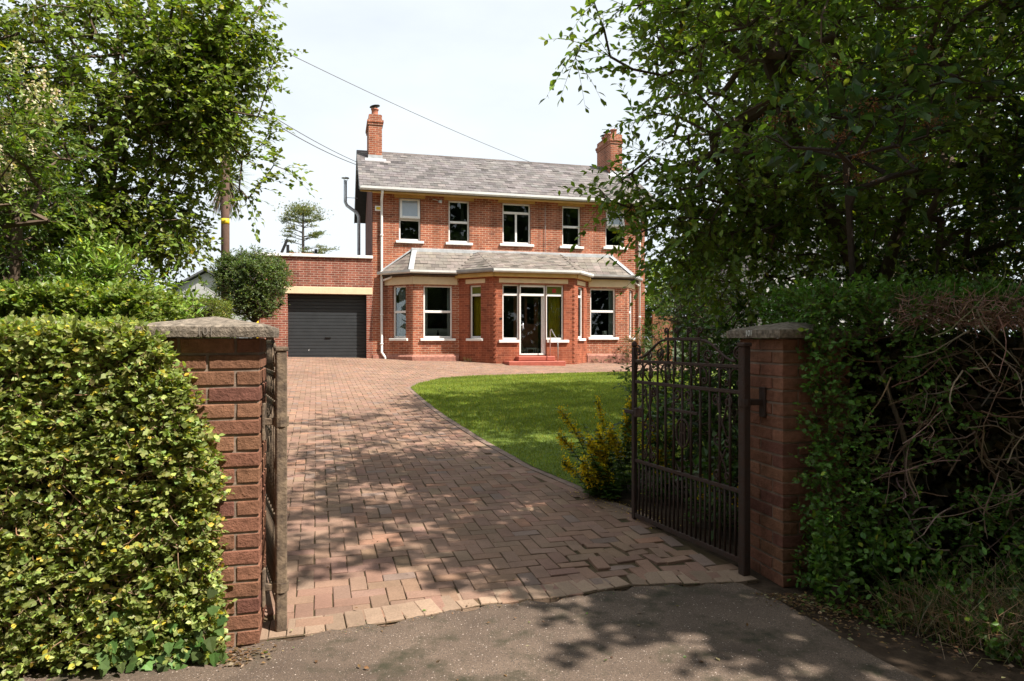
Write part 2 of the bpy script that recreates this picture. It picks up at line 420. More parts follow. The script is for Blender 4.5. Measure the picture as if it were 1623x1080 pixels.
def sprays(lv, tw, P, D, nt, ln, nl, ls, lw, droop, col, tpl=TPL4, spread=.7, colkw={}, tr=.0035, tcol=(.09, .06, .04), up=.35, opposite=False, angle=55., flatup=.8, FN=None):
    """leafy shoots from points P heading D"""
    n = len(P) * nt
    if n == 0: return np.zeros((0, 3))
    P = np.repeat(P, nt, 0); D = np.repeat(D, nt, 0)
    D = nrm(D + spread * rng.normal(size=(n, 3)) + np.array([0, 0, up]))
    Ln = ln * rng.uniform(.55, 1.25, n)
    sgrid = (np.arange(nl) + .6) / nl
    def at(s):
        p = P[:, None] + D[:, None] * (Ln[:, None, None] * s[None, :, None])
        p[:, :, 2] -= droop * Ln[:, None] * s[None] ** 2
        return p
    pts = at(sgrid)
    segs = at(np.array([0, .35, .7, 1.]))
    if tw is not None:
        for i in range(3):
            tw.frust(segs[:, i], segs[:, i + 1], tr * (1 - .25 * i), tr * (1 - .25 * (i + 1)), colvar(n, tcol, .2), 3)
    T = nrm(D + np.array([0, 0, -droop * .8]))
    side = nrm(np.cross(T, np.array([0, 0, 1.]) + .35 * rng.normal(size=(n, 3))))
    for i in range(nl):
        for sgn in ((1, -1) if opposite else ((1,) if i % 2 else (-1,))):
            a = R(angle) * rng.uniform(.6, 1.3, (n, 1))
            LD = T * np.cos(a) + side * sgn * np.sin(a) + .25 * rng.normal(size=(n, 3)) - np.array([0, 0, .15])
            N = np.array([0, 0, flatup]) + .45 * rng.normal(size=(n, 3)) + .3 * D
            if FN is not None: N = FN * .75 + np.array([.1, 0, .45]) + .55 * rng.normal(size=(n, 3))
            sz = rng.uniform(.5, 1.25, n)
            c = colvar(n, col, **colkw)
            lv.add(tpl, pts[:, i], LD, N, ls * sz, lw * sz, c)
    # end leaf
    sz = rng.uniform(.7, 1.1, n)
    lv.add(tpl, segs[:, 3], T + .2 * rng.normal(size=(n, 3)), np.array([0, 0, 1.]) + .4 * rng.normal(size=(n, 3)), ls * sz, lw * sz, colvar(n, col, **colkw))
    return segs[:, 3]

def ball(n, c, r, shell=0.):
    d = nrm(rng.normal(size=(n, 3))); k = rng.random((n, 1)) ** (1 / 3)
    k = shell + (1 - shell) * k
    return np.array(c)[None] + d * k * np.array(r)[None]

def skeleton(trunks, targets, step=.35, bend=.12, rtip=.006, rpow=.42, rmax=.16):
    """branch net: every target joins the nearest node already grown; returns node arrays"""
    pos = []; par = []
    for tp in trunks:
        tp = [np.array(p, float) for p in tp]
        first = True
        for a, b in zip(tp[:-1], tp[1:]):
            k = max(2, int(np.linalg.norm(b - a) / step))
            for i in range(k + (1 if b is tp[-1] else 0)):
                if first:
                    d = [np.linalg.norm(q - a) for q in pos]
                    par.append(int(np.argmin(d)) if d and min(d) < .8 else -1); first = False
                else: par.append(len(pos) - 1)
                pos.append(a + (b - a) * i / k + rng.normal(size=3) * .012)
    base = pos[0]
    order = np.argsort(np.linalg.norm(targets - pos[len(pos) // 2], axis=1))
    buf = np.zeros((len(targets) * 12 + len(pos) + 10, 3)); n = len(pos); buf[:n] = pos
    tips = []; tdir = []
    for ti in order:
        t = targets[ti]
        dv = buf[:n] - t
        d = np.linalg.norm(dv, axis=1) + np.where(buf[:n, 2] > t[2] + .1, .35 * (buf[:n, 2] - t[2]), 0)
        j = int(np.argmin(d)); a = buf[j].copy(); L = np.linalg.norm(t - a)
        k = int(max(1, min(11, L / step)))
        prev = j; off = rng.normal(size=3) * bend * L; off[2] += .10 * L
        for i in range(1, k + 1):
            s = i / k
            p = a + (t - a) * s + off * (s * (1 - s)) * 2 + (rng.normal(size=3) * .015 if i < k else 0)
            buf[n] = p; par.append(prev); prev = n; n += 1
        tips.append(prev); dd = buf[prev] - buf[par[prev]]; tdir.append(dd / (np.linalg.norm(dd) + 1e-9))
    par = np.array(par); cnt = np.zeros(n)
    cnt[tips] += 1
    for i in range(n - 1, -1, -1):
        if par[i] >= 0: cnt[par[i]] += cnt[i]
    rad = np.minimum(rtip * np.maximum(cnt, 1) ** rpow, rmax)
    return buf[:n], par, rad, np.array(tips), np.array(tdir)

def wood_from(pos, par, rad, parent, col, name='branches', nmin=4):
    w = Leaves(); k = par >= 0
    idx = np.where(k)[0]
    A = pos[par[idx]]; B = pos[idx]; ra = np.minimum(rad[par[idx]], rad[idx] * 1.35); rb = rad[idx]
    big = rb > .02
    c = np.array(col)[None] * (1 + .15 * rng.normal(size=(len(idx), 1)))
    w.frust(A[big], B[big], ra[big], rb[big], c[big], 9)
    w.frust(A[~big], B[~big], ra[~big], rb[~big], c[~big], nmin)
    return w

def bumps(p, s=1.0, seed=0):
    r = np.random.default_rng(seed); o = 0
    for i in range(5):
        k = r.normal(size=3) * s * (1 + i * .7); o = o + np.sin(p @ k + r.uniform(0, 6.28)) / (1 + i * .6)
    return o / 2.2

def blobs(lst):
    return np.concatenate([ball(n, c, r) for (c, r, n) in lst])

# ------------------------------------------------------------------ camera, sun, sky
cam = bpy.data.cameras.new('camera'); cam.lens = 24.0; cam.sensor_width = 36; cam.clip_end = 2000; cam.clip_start = .05
co = bpy.data.objects.new('camera', cam); C.objects.link(co); co.location = (0, 0, 1.42); co.rotation_euler = (R(90), 0, 0)
bpy.context.scene.camera = co

SUN_AZ = R(-27.5); SUN_EL = R(53.5)
sd = Vector((math.cos(SUN_AZ) * math.cos(SUN_EL), math.sin(SUN_AZ) * math.cos(SUN_EL), math.sin(SUN_EL)))
sl = bpy.data.lights.new('sun', 'SUN'); sl.energy = 5.0; sl.angle = R(.53); sl.color = (1, .94, .85)
so = bpy.data.objects.new('sun', sl); C.objects.link(so); so.rotation_euler = sd.to_track_quat('Z', 'Y').to_euler()

W = bpy.data.worlds.new('World'); bpy.context.scene.world = W; W.use_nodes = True
nt = W.node_tree; nt.nodes.clear()
out = nt.nodes.new('ShaderNodeOutputWorld'); bg = nt.nodes.new('ShaderNodeBackground')
sky = nt.nodes.new('ShaderNodeTexSky'); sky.sky_type = 'NISHITA'; sky.sun_disc = False; sky.sun_elevation = SUN_EL
sky.sun_rotation = math.pi / 2 - SUN_AZ; sky.air_density = 1.0; sky.dust_density = 3.0; sky.ozone_density = 1.0
tc = nt.nodes.new('ShaderNodeTexCoord')
mp = nt.nodes.new('ShaderNodeMapping'); mp.inputs['Scale'].default_value = (1.2, 1.2, 3.2)
nt.links.new(tc.outputs['Generated'], mp.inputs[0])
n1 = nt.nodes.new('ShaderNodeTexNoise'); n1.inputs['Scale'].default_value = 1.6; n1.inputs['Detail'].default_value = 6; n1.inputs['Roughness'].default_value = .55
nt.links.new(mp.outputs[0], n1.inputs['Vector'])
cr = ramp(nt, [(.25, (.80,) * 3), (.60, (1,) * 3)], n1.outputs[0])
cl = mix(nt, sky.outputs[0], (8.5, 9.15, 9.7), cr.outputs[0])
nt.links.new(cl, bg.inputs[0]); bg.inputs[1].default_value = .058
nt.links.new(bg.outputs[0], out.inputs[0])
vs = bpy.context.scene.view_settings; vs.view_transform = 'Standard'; vs.look = 'None'; vs.exposure = 1.0; vs.gamma = 1

# ------------------------------------------------------------------ ground
def sheet(name, xs, ys, dz, mat):
    X, Y = np.meshgrid(xs, ys, indexing='ij'); Z = gz(X, Y) + dz
    nx, ny = X.shape; V = np.stack([X, Y, Z], -1).reshape(-1, 3)
    F = [[i * ny + j, (i + 1) * ny + j, (i + 1) * ny + j + 1, i * ny + j + 1] for i in range(nx - 1) for j in range(ny - 1)]
    return mesh_from(name, V, F, mat, smooth=True)
xs = np.concatenate([[-400, -120, -60, -30, -20], np.arange(-14, 14.1, 1.), [20, 30, 60, 120, 400]])
ys = np.concatenate([[-200, -60, -25], np.arange(-12, 3, 1.), np.arange(3.2, 6, .4), np.arange(6, 30.1, 1.), [40, 60, 120, 300, 700]])
struct(sheet('ground', xs, ys, -.045, M['terrain']))
struct(sheet('garden_soil', np.arange(-14, 14.1, .5), np.concatenate([[3.2, 3.6, 4.0, 4.4], np.arange(5, 24.1, .5)]), -.022, M['soil']))

# road: asphalt apron up to the paving, with a ragged edge
edge = [(-6.0, 2.35), (-2.2, 2.95), (-1.6, 3.08), (-1.25, 3.14), (-1.0, 3.27), (-.54, 3.43), (-.17, 3.60), (.3, 3.706), (.68, 3.86), (1.29, 3.93), (1.42, 3.78), (1.47, 3.60), (1.56, 3.27), (1.69, 2.87), (2.2, 1.9), (6, .5)]
def interp_edge(x):
    return np.interp(x, [e[0] for e in edge], [e[1] for e in edge])
xr = np.concatenate([np.arange(-6, -2.0, .25), np.arange(-2, 3, .04), np.arange(3, 6.01, .25)])
V = []; F = []
for i, x in enumerate(xr):
    ye = float(interp_edge(x)) + .035 * math.sin(x * 23) * math.sin(x * 7.7) + random.uniform(-.012, .012)
    for j, s in enumerate((-8, -2, .5, 1.6, 2.3)):
        yy = s if s < ye - .3 else ye - .3 + .01 * j
        V.append((x, yy, .0))
    V.append((x, ye, .004 + float(gz(x, ye))))
for i in range(len(xr) - 1):
    for j in range(5):
        a = i * 6 + j; F.append([a, a + 6, a + 7, a + 1])
struct(mesh_from('road', V, F, M['asphalt']))
# verge soil beside the road, both sides
struct(sheet('verge', np.arange(-8, 8.1, .25), np.arange(-1, 3.6, .2), -.010, M['soil']))

# ------------------------------------------------------------------ driveway of block pavers
TH = R(16.0)
lawn_edge = [(1.05, 5.0), (.92, 5.35), (.69, 5.79), (.53, 6.17), (.12, 6.99), (-.40, 8.39), (-1.06, 10.34), (-1.62, 12.2), (-2.0, 13.6), (-2.2, 14.5), (-2.16, 15.4), (-1.76, 16.8), (-1.1, 17.55), (-.19, 18.05), (1.5, 19.1), (3.5, 20.17), (7.0, 22.0)]
front_edge = [(-1.24, 3.22), (-1.0, 3.29), (-.54, 3.45), (-.17, 3.63), (.3, 3.74), (.68, 3.90), (1.29, 3.95), (1.45, 4.0)]
drive_poly = front_edge + [(1.36, 4.3)] + lawn_edge + [(9.5, 23.2), (9.0, 26.2), (-8.6, 24.2), (-8.0, 21.0), (-6.4, 17.2), (-4.2, 11.2), (-2.5, 6.0), (-1.6, 4.0)]
def inside(px, py, poly):
    poly = np.array(poly); r = np.zeros(len(px), bool); j = len(poly) - 1
    for i in range(len(poly)):
        xi, yi = poly[i]; xj, yj = poly[j]
        c = ((yi > py) != (yj > py)) & (px < (xj - xi) * (py - yi) / (yj - yi + 1e-12) + xi)
        r ^= c; j = i
    return r
def inset_poly(poly, d):
    from mathutils import geometry
    P = [Vector(p) for p in poly]; n = len(P); outp = []
    for i in range(n):
        a = (P[i] - P[i - 1]).normalized(); b = (P[(i + 1) % n] - P[i]).normalized()
        nn = (Vector((-a.y, a.x)) + Vector((-b.y, b.x)))
        nn = nn.normalized(); k = max(.5, nn.dot(Vector((-a.y, a.x))))
        outp.append(P[i] + nn * d / k)
    return [tuple(p) for p in outp]

def ribbon(name, pts, w, dz, mat, h=None, subdiv=.4, parent=None):
    P = []
    for a, b in zip(pts[:-1], pts[1:]):
        a = np.array(a); b = np.array(b); k = max(1, int(np.linalg.norm(b - a) / subdiv))
        for i in range(k): P.append(a + (b - a) * i / k)
    P.append(np.array(pts[-1])); V = []; F = []
    for i, p in enumerate(P):
        t = P[min(i + 1, len(P) - 1)] - P[max(i - 1, 0)]; t = t / np.linalg.norm(t); nn = np.array([-t[1], t[0]])
        for s in (-.5, .5):
            q = p + nn * w * s; zz = float(gz(*q))
            V += [(q[0], q[1], zz - .05), (q[0], q[1], zz + dz + random.uniform(-.006, .006))]
    for i in range(len(P) - 1):
        a = i * 4; b = a + 4
        F += [[a + 1, b + 1, b + 3, a + 3], [a, b, b + 1, a + 1], [a + 2, a + 3, b + 3, b + 2]]
    return mesh_from(name, V, F, mat, parent)

# bedding sand under the blocks
def poly_sheet(name, poly, dz, mat, res=.4):
    P = np.array(poly); x0, y0 = P.min(0); x1, y1 = P.max(0)
    import bmesh
    bm = bmesh.new(); vs_ = [bm.verts.new((p[0], p[1], 0)) for p in poly]; f = bm.faces.new(vs_)
    for ax, lo, hi in ((0, x0, x1), (1, y0, y1)):
        k = lo + res
        while k < hi:
            n_ = (1, 0, 0) if ax == 0 else (0, 1, 0); c_ = (k, 0, 0) if ax == 0 else (0, k, 0)
            bmesh.ops.bisect_plane(bm, geom=bm.verts[:] + bm.edges[:] + bm.faces[:], plane_co=c_, plane_no=n_); k += res
    for v in bm.verts: v.co.z = float(gz(v.co.x, v.co.y)) + dz
    bmesh.ops.triangulate(bm, faces=bm.faces[:])
    bm.normal_update()
    for f in bm.faces:
        if f.normal.z < 0: f.normal_flip()
    V = [tuple(v.co) for v in bm.verts]; bm.verts.index_update(); F = [[v.index for v in f.verts] for f in bm.faces]; bm.free()
    return mesh_from(name, V, F, mat)
struct(poly_sheet('paving_bed', drive_poly, -.0045, M['joint']))

def blocks():
    a = .096; ct, st = math.cos(TH), math.sin(TH)
    recs = []
    I, J = np.meshgrid(np.arange(-140, 140), np.arange(0, 300), indexing='ij')
    I = I.ravel(); J = J.ravel(); cls = (I - J) % 4
    # long-across blocks and long-along blocks
    out = []
    for h in (0, 1):
        k = cls == (0 if h == 0 else 3)
        i, j = I[k], J[k]
        cx = (i + (1. if h == 0 else .5)) * a; cy = (j + (.5 if h == 0 else 1.)) * a
        out.append((cx, cy, np.full(len(i), a if h == 0 else a / 2), np.full(len(i), a / 2 if h == 0 else a)))
    cx, cy, hx, hy = [np.concatenate([o[q] for o in out]) for q in range(4)]
    X = -.9 + cx * ct - cy * st; Y = 3.1 + cx * st + cy * ct
    ip = inset_poly(drive_poly, .08)
    k = inside(X, Y, ip) & (X / Y > -.62) & (X / Y < .42)
    ang = np.full(k.sum(), TH); X, Y, hx, hy = X[k], Y[k], hx[k], hy[k]
    pale = np.zeros(len(X), bool)
    # border courses laid along the front and the lawn edge
    bx, by, bhx, bhy, ba, bp = [], [], [], [], [], []
    def border(pts, w, pal, soldier):
        for p, q in zip(pts[:-1], pts[1:]):
            p = np.array(p); q = np.array(q); L = np.linalg.norm(q - p); t = (q - p) / L; nn = np.array([-t[1], t[0]])
            sp = .098 if soldier else .19; n = max(1, round(L / sp))
            for i in range(n):
                c_ = p + t * L * (i + .5) / n + nn * w * .5
                bx.append(c_[0]); by.append(c_[1]); bhx.append(L / n / 2); bhy.append(w / 2); ba.append(math.atan2(t[1], t[0])); bp.append(pal)
    border(front_edge, .19, True, True)
    border([(p[0], p[1]) for p in lawn_edge], .10, False, False)
    X = np.concatenate([X, bx]); Y = np.concatenate([Y, by]); hx = np.concatenate([hx, bhx]); hy = np.concatenate([hy, bhy]); ang = np.concatenate([ang, ba])
    pale = np.concatenate([pale, np.array(bp)])
    n = len(X)
    # loose patch near the gate: lifted and turned blocks
    d = np.exp(-(((X - .75) / .45) ** 2 + ((Y - 4.35) / .35) ** 2))
    ang = ang + rng.normal(size=n) * (.012 + .10 * d)
    X = X + rng.normal(size=n) * (.0025 + .012 * d); Y = Y + rng.normal(size=n) * (.0025 + .012 * d)
    zj = rng.normal(size=n) * (.0009 + .004 * d) + .004 * d
    gap = .0020 + .0010 * rng.random(n) + .004 * d
    wx, wy = hx - gap, hy - gap; bev = .0035
    pts = np.zeros((n, 12, 3))
    sg = [(-1, -1), (1, -1), (1, 1), (-1, 1)]
    tx, ty = rng.normal(size=n) * (.005 + .05 * d), rng.normal(size=n) * (.005 + .05 * d)
    for q, (sx, sy) in enumerate(sg):
        for lev, (ins, z) in enumerate(((bev, 0), (0, -.0028), (0, -.03))):
            lx = sx * (wx - ins); ly = sy * (wy - ins)
            pts[:, lev * 4 + q, 0] = X + lx * np.cos(ang) - ly * np.sin(ang)
            pts[:, lev * 4 + q, 1] = Y + lx * np.sin(ang) + ly * np.cos(ang)
            pts[:, lev * 4 + q, 2] = z + zj + lx * tx + ly * ty
    pts[:, :, 2] += gz(pts[:, :, 0], pts[:, :, 1]) + .004
    F = [(0, 1, 2, 3)] + [(4 + q, 4 + (q + 1) % 4, (q + 1) % 4, q) for q in range(4)] + [(8 + q, 8 + (q + 1) % 4, 4 + (q + 1) % 4, 4 + q) for q in range(4)]
    base = np.array([.252, .157, .112])
    cols = base[None] * (1 + .065 * rng.normal(size=(n, 1))) * (1 + .025 * rng.normal(size=(n, 3)))
    g = rng.random(n) < .06; cols[g] = np.array([.22, .155, .125]) * (1 + .1 * rng.normal(size=(g.sum(), 1)))
    g = rng.random(n) < .05; cols[g] = np.array([.30, .165, .11]) * (1 + .1 * rng.normal(size=(g.sum(), 1)))
    cols[pale] = np.array([.295, .205, .145]) * (1 + .10 * rng.normal(size=(pale.sum(), 1)))
    # staining: big soft patches belong to the blocks themselves
    P3 = np.stack([X, Y, 0 * X], 1); cols *= (1 + .13 * bumps(P3, 1.2, 5) + .06 * bumps(P3, 4., 6))[:, None]
    fl = np.concatenate([np.array(f) for f in F])
    me = bpy.data.meshes.new('driveway')
    o = _mk(me, 'driveway', pts.reshape(-1, 3), (fl[None] + (np.arange(n) * 12)[:, None]).ravel().astype(np.int32), np.full(n * 9, 4, np.int32), M['paver'], None, None, False, np.repeat(cols.clip(.03, .7), 12, 0), False)
    return struct(o)
blocks()

# ------------------------------------------------------------------ lawn
lawn_poly = [(p[0] + .08 * (1 if i < 9 else .7), p[1] + (.0 if i < 9 else -.06)) for i, p in enumerate(lawn_edge)][2:] + [(8.5, 21.9), (8.5, 8.8), (3.0, 8.2), (1.7, 7.4), (1.15, 6.6), (.95, 6.1)]
struct(poly_sheet('lawn', lawn_poly, .012, M['turf'], .5))
struct(ribbon('kerb', [(p[0] + .045 * (1 if i < 9 else .6), p[1] - (0 if i < 9 else .035)) for i, p in enumerate(lawn_edge)], .09, .008, M['kerb']))
def grass():
    lv = Leaves(); N = 300000
    x0, x1, y0, y1 = -2.3, 5.5, 5.3, 21.5
    Y = 5.3 + (16.2) * rng.random(N) ** 1.25; X = rng.uniform(x0, x1, N)
    k = inside(X, Y, lawn_poly) & (X / Y < .30); X, Y = X[k], Y[k]; n = len(X)
    P = np.stack([X, Y, gz(X, Y) + .010], 1)
    D = np.array([0, 0, 1.]) + .55 * rng.normal(size=(n, 3)); D[:, 2] = np.abs(D[:, 2]) + .3
    nz = bumps(P, 2.2, 3); stripe = bumps(P * np.array([.4, 1.6, 1]), 2., 9)
    col = np.array([.205, .250, .044])[None] * (1 + .22 * nz + .10 * stripe)[:, None] * (1 + .2 * rng.normal(size=(n, 1)))
    dry = rng.random(n) < (.10 + .08 * nz); col[dry] = col[dry] * np.array([1.9, 1.35, 1.6])
    sc = np.where(Y < 9, 1., 1.35)
    T = (np.array([(-.5, 0, 0), (.5, 0, 0), (0, 1, -.2)]), [(0, 1, 2)])
    lv.add(T, P, D, rng.normal(size=(n, 3)), rng.uniform(.018, .04, n) * sc, rng.uniform(.005, .009, n) * sc, col.clip(.01, .5))
    return struct(lv.build('lawn_grass', M['grass']), 'stuff')
grass()

# ------------------------------------------------------------------ the house
HO = (-4.747, 23.241); HT = R(14.5)
house = thing('brick_house', 'two storey red brick house with slate roof, twin bays and central glazed porch', 'house', (HO[0], HO[1], 0), HT)
HM = Matrix.Translation((HO[0], HO[1], 0)) @ Matrix.Rotation(HT, 4, 'Z')
def hw(x, y, z): return tuple(HM @ Vector((x, y, z)))

def frame_of(p0, p1):
    u = Vector((p1[0] - p0[0], p1[1] - p0[1], 0)); L = u.length; u /= L
    inw = Vector((-u.y, u.x, 0))
    m = Matrix(((u.x, inw.x, 0, p0[0]), (u.y, inw.y, 0, p0[1]), (0, 0, 1, 0), (0, 0, 0, 1)))
    return m, L

def wall(mb, p0, p1, z0, z1, ops=(), t=.28, m=0, inner=1):
    Mx, L = frame_of(p0, p1)
    us = sorted({0, L, *[o[0] for o in ops], *[o[1] for o in ops]}); zs = sorted({z0, z1, *[o[2] for o in ops], *[o[3] for o in ops]})
    T = lambda u, d, z: tuple(Mx @ Vector((u, d, z)))
    for a, b in zip(us[:-1], us[1:]):
        for c, d in zip(zs[:-1], zs[1:]):
            if any(o[0] - 1e-6 <= a and b <= o[1] + 1e-6 and o[2] - 1e-6 <= c and d <= o[3] + 1e-6 for o in ops): continue
            mb.quad([T(a, 0, c), T(b, 0, c), T(b, 0, d), T(a, 0, d)], m)
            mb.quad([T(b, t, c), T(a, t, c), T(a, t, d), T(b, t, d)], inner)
    for (a, b, c, d) in ops:
        mb.quad([T(a, 0, c), T(a, 0, d), T(a, t, d), T(a, t, c)], m); mb.quad([T(b, 0, d), T(b, 0, c), T(b, t, c), T(b, t, d)], m)
        mb.quad([T(a, 0, d), T(b, 0, d), T(b, t, d), T(a, t, d)], m); mb.quad([T(b, 0, c), T(a, 0, c), T(a, t, c), T(b, t, c)], m)
    mb.quad([T(0, 0, z1), T(L, 0, z1), T(L, t, z1), T(0, t, z1)], m)
    return Mx, L

def window(p0, p1, u0, u1, z0, z1, mid=None, mull=None, rec=.075, fw=.055, sill=True, sover=.11, glass='glass', glass_top=None, open_top=False, sash_w=None, parent=None, sz=.085, bars=()):
    """frame in the opening; panes and sill as its own pieces. Horizontal bars at mid, vertical bars at mull (only below the top light when there is one)"""
    Mx, L = frame_of(p0, p1); b = MB(); B = lambda *a: b.box(*a, 0, .006, Mx)
    g = .002
    B(u0 + g, u0 + fw, rec, rec + .07, z0 + g, z1 - g); B(u1 - fw, u1 - g, rec, rec + .07, z0 + g, z1 - g)
    B(u0 + fw, u1 - fw, rec, rec + .07, z0 + g, z0 + fw + .02); B(u0 + fw, u1 - fw, rec, rec + .07, z1 - fw, z1 - g)
    lo, hi = z0 + fw + .02, z1 - fw
    cells = []
    if mid:
        B(u0 + fw, u1 - fw, rec - .008, rec + .06, mid - .04, mid + .04)
        vs_ = [u0 + fw] + list(mull or []) + [u1 - fw]
        for m_ in (mull or []): B(m_ - .035, m_ + .035, rec, rec + .065, lo, mid - .04)
        for a, c in zip(vs_[:-1], vs_[1:]): cells.append((a, c, lo, mid - .04, glass))
        cells.append((u0 + fw, u1 - fw, mid + .04, hi, glass_top or glass))
    else:
        cells.append((u0 + fw, u1 - fw, lo, hi, glass))
    w = b.build('window', [M['frame_white']], parent or house)
    for i, (a, c, d, e, gm) in enumerate(cells):
        p = MB()
        if open_top and i == len(cells) - 1:
            ang = R(9); T = Mx @ Matrix.Translation((0, rec - .012, e + .03)) @ Matrix.Rotation(-ang, 4, 'X') @ Matrix.Translation((0, -rec + .012, -e - .03))
            f = MB(); q = .05
            for bx in ((a - .03, a + q, d - .03, e + .03), (c - q, c + .03, d - .03, e + .03), (a + q, c - q, d - .03, d + q), (a + q, c - q, e - q + .02, e + .03)):
                f.box(bx[0], bx[1], rec - .05, rec - .012, bx[2], bx[3], 0, .005, T)
            cs = f.build('opening_casement', [M['frame_white']], w)
            p.box(a + q, c - q, rec - .034, rec - .028, d + q, e - q + .02, 0, 0, T); p.build('pane', [M[gm]], w)
        else:
            p.box(a, c, rec + .03, rec + .036, d, e, 0, 0, Mx); p.build('pane', [M[gm]], w)
    if sill:
        s = MB(); s.box(u0 - sover, u1 + sover, -.075, rec + .02, z0 - sz, z0 - .001, 0, .01, Mx); s.build('sill', [M['white']], w)
    return w

HW = 10.08; HD = 5.8; GZ0 = .45; EZ = 6.50
# main wall
mb = MB()
ups = [(.89, 1.63, 4.855, 6.33), (2.61, 3.35, 4.855, 6.33), (4.555, 5.60, 4.88, 6.34), (6.80, 7.51, 4.87, 6.34), (8.495, 9.255, 4.90, 6.34)]
# ground floor of the main wall behind the bays is open to the bay rooms
wall(mb, (0, 0), (HW, 0), GZ0, EZ, [(.75, 9.3, .95, 3.3)] + ups, .28)
wall(mb, (0, HD), (0, .281), GZ0, EZ, [], .28, 2)
wall(mb, (HW, .281), (HW, HD), GZ0, EZ, [], .28, 0); wall(mb, (HW - .281, HD), (.281, HD), GZ0, EZ, [], .28, 0)
# gables
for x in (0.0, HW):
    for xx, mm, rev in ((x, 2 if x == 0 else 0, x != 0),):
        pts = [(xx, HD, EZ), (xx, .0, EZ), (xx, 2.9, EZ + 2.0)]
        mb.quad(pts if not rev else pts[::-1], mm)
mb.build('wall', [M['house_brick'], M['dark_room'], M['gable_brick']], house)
# inner floors and partition (rooms are dark behind the glass)
mb = MB()
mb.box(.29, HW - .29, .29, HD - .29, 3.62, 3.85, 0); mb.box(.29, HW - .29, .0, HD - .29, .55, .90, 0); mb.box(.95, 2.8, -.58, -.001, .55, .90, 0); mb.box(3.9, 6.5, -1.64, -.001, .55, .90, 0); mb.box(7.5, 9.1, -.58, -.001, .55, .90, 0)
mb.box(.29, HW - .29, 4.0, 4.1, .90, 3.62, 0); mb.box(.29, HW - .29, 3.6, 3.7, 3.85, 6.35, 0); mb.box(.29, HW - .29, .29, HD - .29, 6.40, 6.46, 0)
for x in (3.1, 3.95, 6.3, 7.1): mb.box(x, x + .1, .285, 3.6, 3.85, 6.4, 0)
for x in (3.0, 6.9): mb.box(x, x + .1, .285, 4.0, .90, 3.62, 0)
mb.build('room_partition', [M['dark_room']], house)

uL, uR = (0, 0), (HW, 0)
window(uL, uR, *ups[0], mid=5.60, open_top=True, glass_top='sky_pane')
window(uL, uR, *ups[1], mid=5.58)
window(uL, uR, *ups[2], mid=6.005, mull=[5.07])
window(uL, uR, *ups[3], mid=5.59)
window(uL, uR, *ups[4], mid=5.64, open_top=True, glass_top='sky_pane')
# ochre lintels under the eaves
for (a, b, c, d) in ups:
    mb = MB(); mb.box(a - .16, b + .16, -.012, .06, d + .001, EZ - .06, 0, .004); mb.build('lintel', [M['ochre']], house)

# bays and porch
bayL = [(.42, 0), (1.27, -.85), (2.82, -.85)]
por = [(2.82, -.85), (3.83, -1.90), (6.58, -1.90), (7.44, -.85)]
bayR = [(7.44, -.85), (9.0, -.85), (9.66, 0)]
mb = MB()
BZ = 3.31
def seg_u(p0, p1, x): # distance along the wall at local x
    return (x - p0[0]) / (p1[0] - p0[0]) * math.hypot(p1[0] - p0[0], p1[1] - p0[1])
sL = math.hypot(.85, .85)
wl_side = (.52 * sL - .30, .52 * sL + .28, 1.49, 3.27)
wl_front = (1.626 - 1.27, 2.599 - 1.27, 1.49, 3.27)
wall(mb, bayL[0], bayL[1], GZ0, BZ + .3, [wl_side], .26); wall(mb, bayL[1], bayL[2], GZ0, BZ + .3, [wl_front], .26)
mb.build('bay_wall', [M['house_brick'], M['dark_room']], house); mb = MB()
sP = math.hypot(1.01, 1.05)
# left splay window px 741-761
pl_side = (sP * .30, sP * .62, 1.49, 3.27)
sQ = math.hypot(.86, 1.05)
pr_side = (sQ * .30, sQ * .72, 1.49, 3.27)
wr_front = (7.567 - 7.44, 8.536 - 7.44, 1.53, 3.28)
sR = math.hypot(.66, .85)
wr_side = (sR * .5 - .30, sR * .5 + .30, 1.53, 3.28)
wall(mb, bayR[0], bayR[1], GZ0, BZ + .3, [wr_front], .26); wall(mb, bayR[1], bayR[2], GZ0, BZ + .3, [wr_side], .26)
mb.build('bay_wall', [M['house_brick'], M['dark_room']], house)
mb = MB()
pf0 = 4.09 - 3.83; pf1 = 6.21 - 3.83; d0 = 4.665 - 3.83; d1 = 5.59 - 3.83
wall(mb, por[0], por[1], GZ0, 3.52, [pl_side], .24)
wall(mb, por[1], por[2], GZ0, 3.52, [(pf0, d0, 1.44, 3.28), (d0, d1, .93, 3.28), (d1, pf1, 1.44, 3.28)], .24)
wall(mb, por[2], por[3], GZ0, 3.52, [pr_side], .24)
# dog-tooth corner bricks
for (cx, cy) in (por[1], por[2]):
    for k in range(19):
        z = .70 + k * .148
        if z > 3.36: break
        Mz = Matrix.Translation((cx, cy, 0)) @ Matrix.Rotation(R(-22 if cx < 5 else 25), 4, 'Z')
        mb.box(-.045, .045, -.012, .08, z, z + .068, 0, .003, Mz)
mb.build('porch_wall', [M['porch_brick'], M['dark_room']], house)

